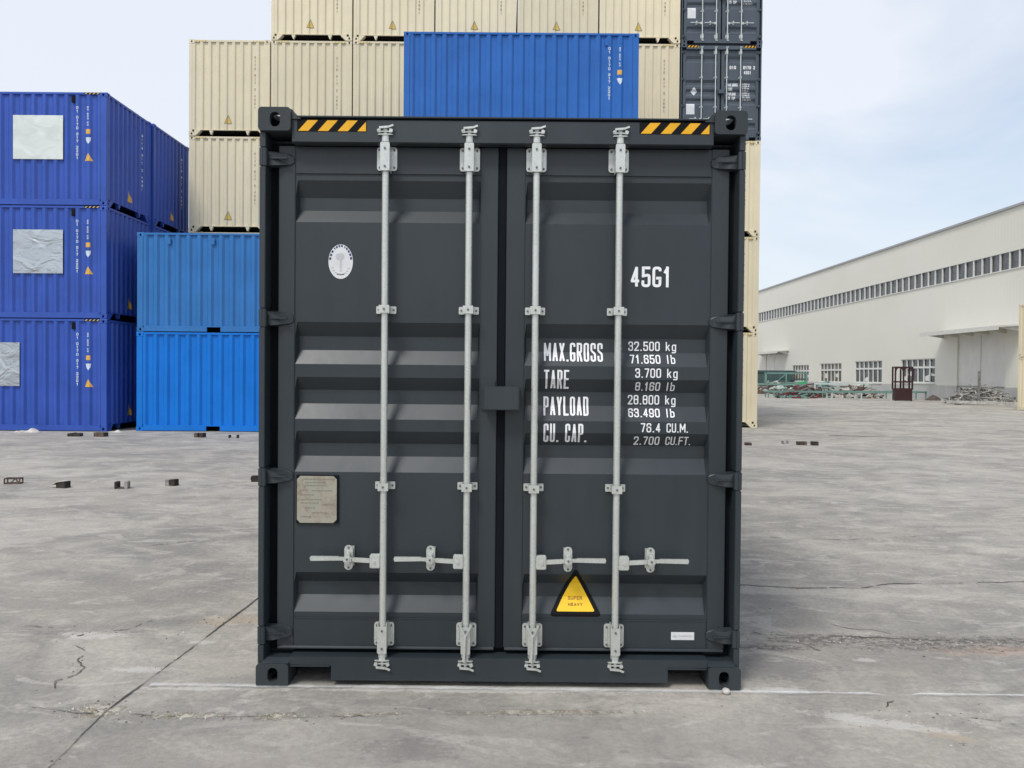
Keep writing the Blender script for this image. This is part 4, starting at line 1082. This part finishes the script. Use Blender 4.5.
# wall sheet as cells minus openings
holes = [(36.0 - YA, 128.0 - YA, 8.08, 9.25)]
lowwin = [(55.08, 59.95, 1.17, 2.92), (63.0, 68.0, 1.08, 2.90), (70.75, 75.65, 1.05, 2.80), (78.55, 83.2, 1.02, 2.72), (99.5, 104.0, 1.0, 2.8)]
doors = [(47.25, 52.35, 0.0, 4.34), (86.1, 91.9, 0.0, 4.0)]
for a, b, z0, z1 in lowwin: holes.append((a - YA, b - YA, z0, z1))
for a, b, z0, z1 in doors: holes.append((a - YA, b - YA, z0, z1))
def wall_cells(mb, U0, U1, Z0, Z1, holes, x_front, depth):
    us = sorted({U0, U1, *[h[0] for h in holes], *[h[1] for h in holes]}); zs = sorted({Z0, Z1, *[max(Z0, h[2]) for h in holes if h[2] < Z1], *[h[3] for h in holes if h[3] < Z1]})
    us = [u for u in us if U0 <= u <= U1]; zs = [z for z in zs if Z0 <= z <= Z1]
    inh = lambda u, z: any(h[0] < u < h[1] and h[2] < z < h[3] for h in holes)
    for a, b in zip(us, us[1:]):
        for c, d in zip(zs, zs[1:]):
            if not inh((a + b) / 2, (c + d) / 2): mb.add([(x_front, a, c), (x_front, b, c), (x_front, b, d), (x_front, a, d)], [(0, 1, 2, 3)])
    for h in holes:
        a, b, c, d = h; c = max(c, Z0)
        if d <= Z0 or c >= Z1: continue
        d = min(d, Z1)
        x0, x1 = x_front, x_front + depth
        mb.add([(x0, a, c), (x1, a, c), (x1, a, d), (x0, a, d)], [(0, 1, 2, 3)]); mb.add([(x0, b, c), (x1, b, c), (x1, b, d), (x0, b, d)], [(0, 1, 2, 3)])
        mb.add([(x0, a, d), (x1, a, d), (x1, b, d), (x0, b, d)], [(0, 1, 2, 3)]); mb.add([(x0, a, c), (x1, a, c), (x1, b, c), (x0, b, c)], [(0, 1, 2, 3)])
mb = MB(); wall_cells(mb, 0, YB - YA, 1.0, ZR, holes, 0.0, 0.25)
mb.box(0.0, 32, -0.3, -0.001, 0, ZR); mb.box(0.0, 32, YB - YA + 0.001, YB - YA + 0.3, 0, ZR); mb.box(31.7, 32, 0, YB - YA, 0, ZR)
mb.build('wall', 'cladding', wh)
mb = MB(); wall_cells(mb, 0, YB - YA, 0.0, 1.0, holes, -0.03, 0.28); mb.box(-0.0295, 0.0, 0, doors[0][0] - YA, 0.99, 1.0)
mb.build('plinth', 'plinth', wh)
mb = MB(); mb.box(-0.12, 32.1, -0.35, YB - YA + 0.35, ZR, ZR + 0.14); mb.prism([(0.5, ZR + 0.141), (31.5, ZR + 0.141), (16, ZR + 1.2)], 0, YB - YA); mb.build('roof', 'coping', wh)
mb = MB(); mb.tube((2.0, 50.4, ZR + 0.1), (2.0, 50.4, ZR + 0.75), 0.18, 10); mb.build('roof_vent', 'coping', wh)
# ribbon window
mb = MB(); u0, u1 = 36.0 - YA, 128.0 - YA
n = int(round((u1 - u0) / 0.92)); p = (u1 - u0) / n
for i in range(n + 1): mb.box(0.02, 0.10, u0 + i * p - 0.045, u0 + i * p + 0.045, 8.14, 9.19)
mb.box(0.0, 0.13, u0, u1, 9.19, 9.249); mb.box(-0.06, 0.13, u0, u1, 8.081, 8.139)
rbn = mb.build('window_band', 'trim_white', wh)
mb = MB(); mb.box(0.13, 0.15, u0, u1, 8.081, 9.249); mb.build('glass', 'glass', rbn)
# lower windows
for a, b, z0, z1 in lowwin:
    a -= YA; b -= YA; mb = MB(); nn = 6; w = (b - a) / nn; zt = z0 + (z1 - z0) * 0.64
    mb.box(0.05, 0.11, a, b, z0, z0 + 0.06); mb.box(0.05, 0.11, a, b, z1 - 0.06, z1); mb.box(0.04, 0.12, a, b, zt - 0.07, zt + 0.07)
    for i in range(nn + 1): mb.box(0.051, 0.109, min(max(a, a + i * w - 0.05), b - 0.1), min(b, max(a + 0.1, a + i * w + 0.05)), z0 + 0.061, z1 - 0.061)
    mb.box(-0.08, 0.049, a - 0.05, b + 0.05, z0 - 0.08, z0 - 0.002)
    f = mb.build('window', 'trim_white', wh)
    mb = MB(); mb.box(0.14, 0.16, a, b, z0, z1); mb.build('glass', 'glass_old' if a > 35 else 'glass', f)
    # sheets and papers stuck behind the panes show pale
    rq = random.Random(int(a * 10))
    for i in range(nn):
        if rq.random() < 0.45:
            h0 = z0 + rq.uniform(0.05, 0.5); mb = MB(); mb.prism([(a + i * w + 0.08, h0), (a + (i + 1) * w - 0.08, h0 + rq.uniform(0, 0.1)), (a + (i + 1) * w - 0.1, h0 + rq.uniform(0.2, 0.55)), (a + i * w + 0.1, h0 + rq.uniform(0.12, 0.5))], 0.125, 0.135, 'x'); mb.build('taped_sheet', 'trim_white', f)
# sliding doors and canopies
for (a, b, z0, z1), gapw in zip(doors, (0.12, 0.10)):
    a -= YA; b -= YA; mb = MB()
    mb.box(0.10, 0.16, a + gapw, b, 0.02, z1); dd = mb.build('sliding_door', 'door_white', wh)
    mb = MB(); m_ = (a + gapw + b) / 2
    mb.box(0.088, 0.099, m_ - 0.02, m_ + 0.02, 0.02, z1 - .01); mb.box(0.085, 0.0995, a + gapw, b, 1.0, 1.03); mb.build('door_seam', 'coping', dd)
    mb = MB(); mb.box(0.165, 0.2, a, b, 0.0, z1); mb.build('door_opening', 'gap_shade', wh)  # dark sheet behind the door, its colour stands in for the unlit inside
for a, b, z, out_ in ((45.3, 54.0, 4.52, 1.7), (84.3, 93.2, 4.18, 1.3)):
    a -= YA; b -= YA; mb = MB()
    mb.prism([(-0.001, z + 0.22), (-out_, z + 0.12), (-out_, z - 0.14), (-out_ + 0.05, z - 0.14), (-out_ + 0.05, z + 0.02), (-0.001, z + 0.12)], a, b, 'y')
    k = 0
    while a + 0.2 + k * 1.7 < b: mb.prism([(-0.001, z + 0.12), (-out_ + 0.06, z + 0.018), (-0.001, z - 0.25)], a + 0.2 + k * 1.7, a + 0.26 + k * 1.7, 'y'); k += 1
    mb.build('canopy', 'canopy', wh)

# ------------------------------------------------------------------ yard clutter by the warehouse
def frame_box(mb, x0, x1, y0, y1, z0, z1, t):
    for x in (x0, x1):
        for y in (y0, y1): mb.bar((x, y, z0), (x, y, z1), t)
        for z in (z0 + t / 2, z1 - t / 2): mb.bar((x, y0, z), (x, y1, z), t)
    for y in (y0, y1):
        for z in (z0 + t / 2, z1 - t / 2): mb.bar((x0, y, z), (x1, y, z), t)
# maroon operator's cage
cg = empty('steel_cage', (25.75, 51.0, 0), R(-14)); tag(cg, 'tall dark maroon steel cab frame with arched openings, by the warehouse windows', 'steel cage')
mb = MB(); w, d, h = 1.02, 0.8, 2.25
for x in (-w / 2, -0.02, w / 2):
    for y in (0, d): mb.box(x - 0.05, x + 0.05, y - 0.04, y + 0.04, 0.75, h, 0.01)
for z in (0.78, 1.25, h - 0.04):
    for y in (0, d): mb.box(-w / 2 + .05, w / 2 - .05, y - 0.035, y + 0.035, z - 0.05, z + 0.05)
    for x in (-w / 2, w / 2): mb.box(x - 0.035, x + 0.035, 0.04, d - 0.04, z - 0.05, z + 0.05)
for x0, x1 in ((-w / 2 + .05, -0.07), (0.03, w / 2 - 0.05)):      # arched heads
    for q, xx in ((1, x0), (-1, x1)): mb.prism([(xx, h - 0.09), (xx + q * 0.16, h - 0.09), (xx + q * 0.05, h - 0.15), (xx, h - 0.30)], -0.03, 0.03)
mb.build('frame', 'maroon', cg)
mb = MB(); mb.box(-w / 2, w / 2, -0.045, 0.0, 0.04, 0.73); mb.box(-w / 2, -w / 2 + 0.04, 0.001, d, 0.04, 0.73); mb.box(w / 2 - 0.04, w / 2, 0.001, d, 0.04, 0.73); mb.box(-w / 2, w / 2, d + 0.001, d + 0.04, 0.04, 0.73)
for x in (-w / 2, w / 2 - 0.08): mb.box(x, x + 0.08, 0.01, 0.1, 0.0, 0.039)
mb.build('lower_panel', 'maroon', cg)
# green racks
def rack(name, x, y, rz, L, W_, H_, label, legmat='pale_steel', topmat='green', legs=3):
    t = empty(name, (x, y, 0), rz); tag(t, label, 'steel rack', 'steel racks lying along the warehouse')
    mb = MB()
    for s in (-1, 1): mb.box(-L / 2, L / 2, s * W_ / 2 - 0.04, s * W_ / 2 + 0.04, H_ - 0.13, H_, 0.006)
    k = max(3, int(L / 0.8))
    for i in range(k + 1):
        xx = -L / 2 + 0.05 + (L - 0.1) * i / k; mb.box(xx - 0.035, xx + 0.035, -W_ / 2 + 0.041, W_ / 2 - 0.041, H_ - 0.10, H_ - 0.02)
    mb.build('bed', topmat, t)
    for i in range(legs):
        xx = -L / 2 + 0.08 + (L - 0.16) * i / (legs - 1)
        for s in (-1, 1):
            mb = MB(); mb.box(xx - 0.045, xx + 0.045, s * W_ / 2 - 0.03, s * W_ / 2 + 0.03, 0.0, H_ - 0.131, 0.004); mb.build('leg', legmat, t)
    return t
rack('steel_rack', 23.15, 51.8, R(-6), 3.9, 1.1, 0.62, 'green topped steel rack on white legs, just left of the maroon cage')
rack('steel_rack', 28.2, 55.6, R(-65), 2.6, 1.0, 0.58, 'small green steel rack standing right of the maroon cage', 'green')
rack('steel_rack', 20.7, 56.6, R(-8), 4.2, 1.2, 0.50, 'low green steel rack in front of the dull red scrap pile', 'green')
rack('steel_rack', 22.4, 63.5, R(-20), 5.2, 1.3, 0.95, 'grey green rack with stacked sheets, left of centre among the scrap', 'green')
rack('steel_rack', 22.6, 74.0, R(-30), 6.0, 1.3, 0.45, 'low pale rack near the far small canopy', 'pale_steel', 'pale_steel')
rack('steel_rack', 25.8, 60.5, R(-35), 4.0, 1.3, 1.05, 'pale rack loaded with grey parts under the window left of the cage', 'pale_steel', 'pale_steel')
fr = empty('frame_stand', (25.9, 73.5, 0), R(-15)); tag(fr, 'tall open green steel frame below the far small canopy', 'steel frame')
mb = MB(); frame_box(mb, -1.8, 1.8, -0.7, 0.7, 0, 1.9, 0.14)
mb.bar((-1.8, -0.7, 0.95), (1.8, -0.7, 0.95), 0.12); mb.bar((0, -0.7, 0), (0, -0.7, 1.9), 0.12); mb.bar((-1.8, -0.7, 0.1), (0, -0.7, 1.8), 0.08)
mb.build('frame', 'green', fr); mb = MB(); mb.box(-1.72, 1.72, -0.6, 0.6, 0.45, 0.6); mb.box(-1.72, 1.72, -0.6, 0.6, 1.2, 1.35); mb.build('shelf', 'dark_skip', fr)
sk = empty('scrap_skip', (27.1, 83.5, 0), R(-8)); tag(sk, 'dark green open skip at the far left end of the clutter', 'skip')
mb = MB(); mb.prism([(-2.6, 0.15), (2.2, 0.15), (2.9, 2.1), (-2.9, 2.1)], -1.1, 1.1); 
mb.build('body', 'dark_skip', sk); mb = MB(); mb.box(-3.0, 3.0, -1.2, -1.101, 1.95, 2.15); mb.box(-3.0, 3.0, 1.101, 1.2, 1.95, 2.15)
for x in (-2, -1, 0, 1, 2): mb.box(x - 0.06, x + 0.06, -1.18, -1.101, 0.3, 1.94)
for x in (-2.2, 1.8): mb.box(x - 0.3, x + 0.3, -1.0, 1.0, 0, 0.149)
mb.build('rim', 'dark_skip', sk)
def pile(name, cx_, cy_, rx, ry, h, n, mats, label, cat, seed, lmin=0.4, lmax=1.6, t=0.07, chunk=0.3):
    """a heap of bent bars, tubes and plates lying on each other"""
    rnd = random.Random(seed); root = empty(name, (cx_, cy_, 0)); tag(root, label, cat, None, 'stuff')
    mbs = [MB() for _ in mats]
    for i in range(n):
        a = rnd.uniform(0, 6.283); r = math.sqrt(rnd.random()); x, y = rx * r * math.cos(a), ry * r * math.sin(a)
        zt = h * max(0.08, (1 - r ** 1.7)); z = rnd.uniform(0.03, zt)
        L = rnd.uniform(lmin, lmax); b = rnd.uniform(0, 6.283); e = rnd.uniform(-0.45, 0.45)
        d = Vector((math.cos(b) * math.cos(e), math.sin(b) * math.cos(e) * 0.6, math.sin(e))) * L / 2
        mb = mbs[rnd.randrange(len(mats))]; c = Vector((x, y, z)); p0, p1 = c - d, c + d
        p0.z = max(0.04, p0.z); p1.z = max(0.04, p1.z)
        if rnd.random() < chunk:
            mb.bar(p0 * 0.5 + c * 0.5, p1 * 0.5 + c * 0.5, t * rnd.uniform(2, 5), t * rnd.uniform(0.5, 3))
        else:
            m_ = c + Vector((rnd.uniform(-.1, .1), rnd.uniform(-.1, .1), rnd.uniform(-.08, .12))) * L; m_.z = max(0.04, m_.z)
            tt = t * rnd.uniform(0.5, 1.3); mb.bar(p0, m_, tt); mb.bar(m_, p1, tt)
    for mb, mt in zip(mbs, mats):
        if mb.v: mb.build('scrap', mt, root)
    return root
pile('scrap_pile', 28.1, 46.6, 1.85, 1.5, 1.1, 620, ['white_scrap', 'grey_scrap', 'grey_scrap', 'white_scrap'], 'tangled heap of whitish bent metal in front of the large sliding door', 'scrap pile', 5, 0.5, 1.5, 0.045, 0.08)
pile('scrap_pile', 21.7, 57.8, 1.6, 0.9, 0.95, 200, ['red_scrap', 'rust', 'grey_scrap'], 'dull red heap of scrap steel in the middle of the clutter', 'scrap pile', 8, 0.4, 1.4, 0.10)
pile('scrap_pile', 23.2, 68.5, 2.2, 1.2, 0.95, 240, ['rust', 'rust', 'white_scrap', 'pale_steel'], 'rust brown heap of bars, left of the dull red scrap', 'scrap pile', 9, 0.8, 2.6, 0.13)
pile('scrap_pile', 24.6, 62.0, 3.4, 1.4, 1.0, 300, ['grey_scrap', 'pale_steel', 'green', 'white_scrap'], 'grey and green jumble of parts below the middle windows', 'scrap pile', 10, 0.5, 2.2, 0.10)
pile('scrap_pile', 25.3, 57.2, 2.0, 1.0, 0.9, 180, ['white_scrap', 'white_scrap', 'grey_scrap', 'rust'], 'pale heap of parts behind the green topped rack', 'scrap pile', 12, 0.4, 1.8, 0.10)
pile('scrap_pile', 20.2, 55.4, 1.1, 0.6, 0.45, 90, ['block_dark', 'red_scrap', 'green'], 'low dark red and black scrap lying on the concrete', 'scrap pile', 14, 0.3, 1.4, 0.10)
gs = empty('green_sheet', (24.2, 66.2, 0)); tag(gs, 'small bright green board leaning on the rusty heap', 'board')
mb = MB(); mb.prism([(-0.35, 0.75), (0.35, 0.8), (0.35, 1.15), (-0.35, 1.1)], -1.45, -1.38); mb.box(-0.3, -0.25, -1.4, -1.3, 0, 0.76); mb.box(0.25, 0.3, -1.4, -1.3, 0, 0.79); mb.build('board', 'bright_green', gs)
pb = empty('steel_beam', (27.2, 43.4, 0), R(-52)); tag(pb, 'long white steel beam on the ground before the whitish scrap heap', 'beam')
mb = MB(); mb.box(-2.7, 2.7, -0.08, 0.08, 0.06, 0.24, 0.005); mb.build('beam', 'white_scrap', pb); mb = MB(); mb.box(-2.2, -2.0, -0.2, 0.2, 0, 0.059); mb.box(2.0, 2.2, -0.2, 0.2, 0, 0.059); mb.build('bearer', 'block_dark', pb)
pt = MB(); pt.box(-0.05, 0.05, -0.05, 0.05, 0, 1.95); pt.box(-0.12, 0.12, -0.12, 0.12, 0, 0.04)
o = pt.build('steel_post', 'grey_scrap'); o.location = (27.2, 45.2, 0); tag(o, 'thin grey post standing up out of the whitish scrap heap', 'post')
# mound of soil
rm = random.Random(4); mb = MB(); n = 22; rings = 6; vs_ = [(0, 0, 0.62)]
for r in range(1, rings + 1):
    for i in range(n):
        a = 2 * math.pi * i / n; q = r / rings; vs_.append((1.0 * q * math.cos(a) * rm.uniform(.9, 1.1), 0.8 * q * math.sin(a) * rm.uniform(.9, 1.1), max(-0.02, 0.62 * (1 - q ** 1.4) + rm.uniform(-.05, .05)) if r < rings else -0.02))
fs = [(0, 1 + i, 1 + (i + 1) % n) for i in range(n)] + [(1 + (r - 1) * n + i, 1 + r * n + i, 1 + r * n + (i + 1) % n, 1 + (r - 1) * n + (i + 1) % n) for r in range(1, rings) for i in range(n)]
mb.add(vs_, fs); o = mb.build('dirt_mound', 'soil'); o.location = (29.6, 55.2 + 0.8, 0); o.location = (28.75, 52.9, 0); o.scale = (0.55, 0.55, 0.6)
tag(o, 'small dark mound of soil between the racks and the whitish scrap', 'mound')

# ------------------------------------------------------------------ loose pieces on the yard
BG = 'small steel pieces left on the concrete'
def piece(name, x, y, rz, label, parts, cat='steel block', grp=BG):
    t = empty(name, (x, y, 0), rz); tag(t, label, cat, grp)
    t.scale = (0.85,) * 3 if y < 15 else (0.85,) * 3
    for nm, mt, boxes in parts:
        mb = MB()
        for b in boxes: mb.box(*b, 0.004)
        mb.build(nm, mt, t)
    return t
def channel(name, x, y, rz, label, w=0.20, d=0.12, h=0.11, ml='block_dark', mr='block_grey', mbase='block_rust', th=0.05):
    return piece(name, x, y, rz, label, [('base', mbase, [(-w / 2 + th, w / 2 - th, -d / 2, d / 2, 0, 0.02)]),
                 ('end_plate', ml, [(-w / 2, -w / 2 + th, -d / 2, d / 2, 0, h)]), ('end_plate', mr, [(w / 2 - th, w / 2, -d / 2, d / 2, 0, h * 1.03)])])
t = empty('steel_bracket', (-6.85, 10.75, 0), R(10)); tag(t, 'open skeletal steel bracket, leftmost piece of the nearer row', 'steel block', BG)
t.scale = (0.8,) * 3; mb = MB(); frame_box(mb, -0.12, 0.12, -0.06, 0.06, 0, 0.10, 0.018); mb.bar((-0.02, -0.06, 0.02), (0.05, -0.06, 0.09), 0.018); mb.bar((0.06, -0.06, 0.09), (0.10, -0.06, 0.02), 0.018); mb.build('bracket_frame', 'block_rust', t)
t = empty('steel_block', (-5.99, 10.42, 0), R(-14)); t.scale = (0.86,) * 3; tag(t, 'wedge shaped block with a pale top, second from left in the nearer row', 'steel block', BG)
mb = MB(); mb.prism([(-0.11, 0.0), (0.11, 0.0), (0.11, 0.105), (-0.02, 0.09), (-0.115, 0.05)], -0.06, 0.06); mb.build('body', 'block_dark', t)
mb = MB(); mb.prism([(-0.117, 0.052), (-0.02, 0.0925), (0.06, 0.103), (0.05, 0.112), (-0.03, 0.105), (-0.12, 0.062)], -0.07, 0.065); mb.box(-0.1125, -0.05, -0.064, -0.0602, 0.01, 0.05); mb.build('pale_cap', 'rag', t)
channel('steel_channel', -5.165, 10.40, R(6), 'U shaped piece with a black left upright, between wedge and brown piece')
channel('steel_channel', -4.63, 10.70, R(-12), 'short U shaped piece, grey left and dark brown right upright, nearer row', 0.17, 0.12, 0.10, 'block_grey', 'block_dark', 'block_rust', 0.07)
piece('steel_block', -3.60, 11.15, R(4), 'small dark block half hidden by the left edge of the dark container', [('body', 'block_dark', [(-0.09, 0.05, -0.05, 0.05, 0, 0.10)]), ('tab', 'block_dark', [(-0.105, -0.0902, -0.03, 0.03, 0.03, 0.08)])])
piece('steel_block', -10.36, 18.5, R(3), 'flat dark block in the far row before the deep blue container', [('body', 'block_dark', [(-0.17, 0.17, -0.1, 0.1, 0, 0.085)]), ('strap', 'block_rust', [(-0.06, 0.0, -0.11, 0.11, 0.0855, 0.1)])])
piece('steel_block', -9.75, 18.5, R(-8), 'brown box shaped block by the corner of the deep blue stack', [('body', 'block_rust', [(-0.15, 0.15, -0.1, 0.1, 0, 0.115)]), ('end_cap', 'block_dark', [(0.1505, 0.17, -0.09, 0.09, 0.01, 0.10)])])
channel('steel_channel', -7.38, 18.5, R(-10), 'dark brown U piece in front of the vivid blue container', 0.26, 0.18, 0.12, 'block_rust', 'block_dark', 'block_dark', 0.11)
channel('steel_channel', -6.54, 18.4, R(4), 'thin low U piece at right in front of the vivid blue container', 0.26, 0.14, 0.085, 'block_dark', 'block_dark', 'block_grey', 0.04)
piece('steel_block', 5.43, 17.65, R(0), 'lone dark brown block just right of the dark container', [('body', 'block_rust', [(-0.08, 0.08, -0.07, 0.07, 0, 0.075)]), ('lip', 'block_dark', [(-0.07, 0.07, -0.075, -0.0705, 0.015, 0.05)])])
channel('steel_channel', 6.43, 18.1, R(8), 'pale thin U piece, leftmost of the three at right', 0.17, 0.12, 0.085, 'block_grey', 'block_grey', 'block_grey', 0.025)
piece('steel_block', 6.72, 17.85, R(2), 'wide brown block between two others at right', [('body', 'block_rust', [(-0.12, 0.12, -0.08, 0.08, 0, 0.095)]), ('rib', 'block_dark', [(-0.10, -0.06, -0.088, -0.0805, 0.01, 0.08), (0.0, 0.04, -0.088, -0.0805, 0.01, 0.08)])])
piece('steel_block', 7.00, 17.80, R(-4), 'darkest squarish block, rightmost of the three at right', [('body', 'block_dark', [(-0.085, 0.085, -0.08, 0.08, 0, 0.1)]), ('lip', 'block_rust', [(-0.095, -0.0855, -0.06, 0.06, 0.01, 0.08)])])
def ragm(x, y, s, label, seed):
    rnd = random.Random(seed); mb = MB(); n = 12; m_ = 6; vs_ = []
    for jj in range(m_):
        for i in range(n):
            u, v = i / (n - 1) - 0.5, jj / (m_ - 1) - 0.5
            pk = max(0, 1 - abs(u - 0.2) * 5) * max(0, 1 - abs(v) * 2.2) * 0.55
            vs_.append((u * 1.3 * s * (1 - abs(v) * 0.3), v * 0.7 * s, (0.03 + pk * 0.42 + rnd.uniform(0, 0.05)) * s if 0 < i < n - 1 and 0 < jj < m_ - 1 else 0.004))
    mb.add(vs_, [(jj * n + i, jj * n + i + 1, (jj + 1) * n + i + 1, (jj + 1) * n + i) for jj in range(m_ - 1) for i in range(n - 1)])
    o = mb.build('rag', 'rag'); o.location = (x, y, 0); tag(o, label, 'rag', 'dirty pale rags by the containers'); return o
ragm(-12.15, 19.55, 0.42 * 1.2, 'pale dirty cloth heap at the foot of the left blue container', 3)
ragm(-10.05, 19.75, 0.30, 'smaller pale cloth scrap by the corner of the left blue stack', 4)
mb = MB(); bm = bmesh.new(); bmesh.ops.create_icosphere(bm, subdivisions=3, radius=0.020); rs = random.Random(2)
for v in bm.verts: v.co *= rs.uniform(0.93, 1.07); v.co.z *= 0.8
me = bpy.data.meshes.new('pebble'); bm.to_mesh(me); bm.free(); me.materials.append(M['pebble'])
for p in me.polygons: p.use_smooth = True
o = bpy.data.objects.new('pebble', me); col.objects.link(o); o.location = (1.135, Y0 - 0.035, 0.015); tag(o, 'small pale pebble under the right bottom corner of the dark container', 'pebble')

for o in bpy.data.objects:
    if '_pe' in o: del o['_pe']
scene.render.engine = 'CYCLES'
scene.cycles.use_denoising = True
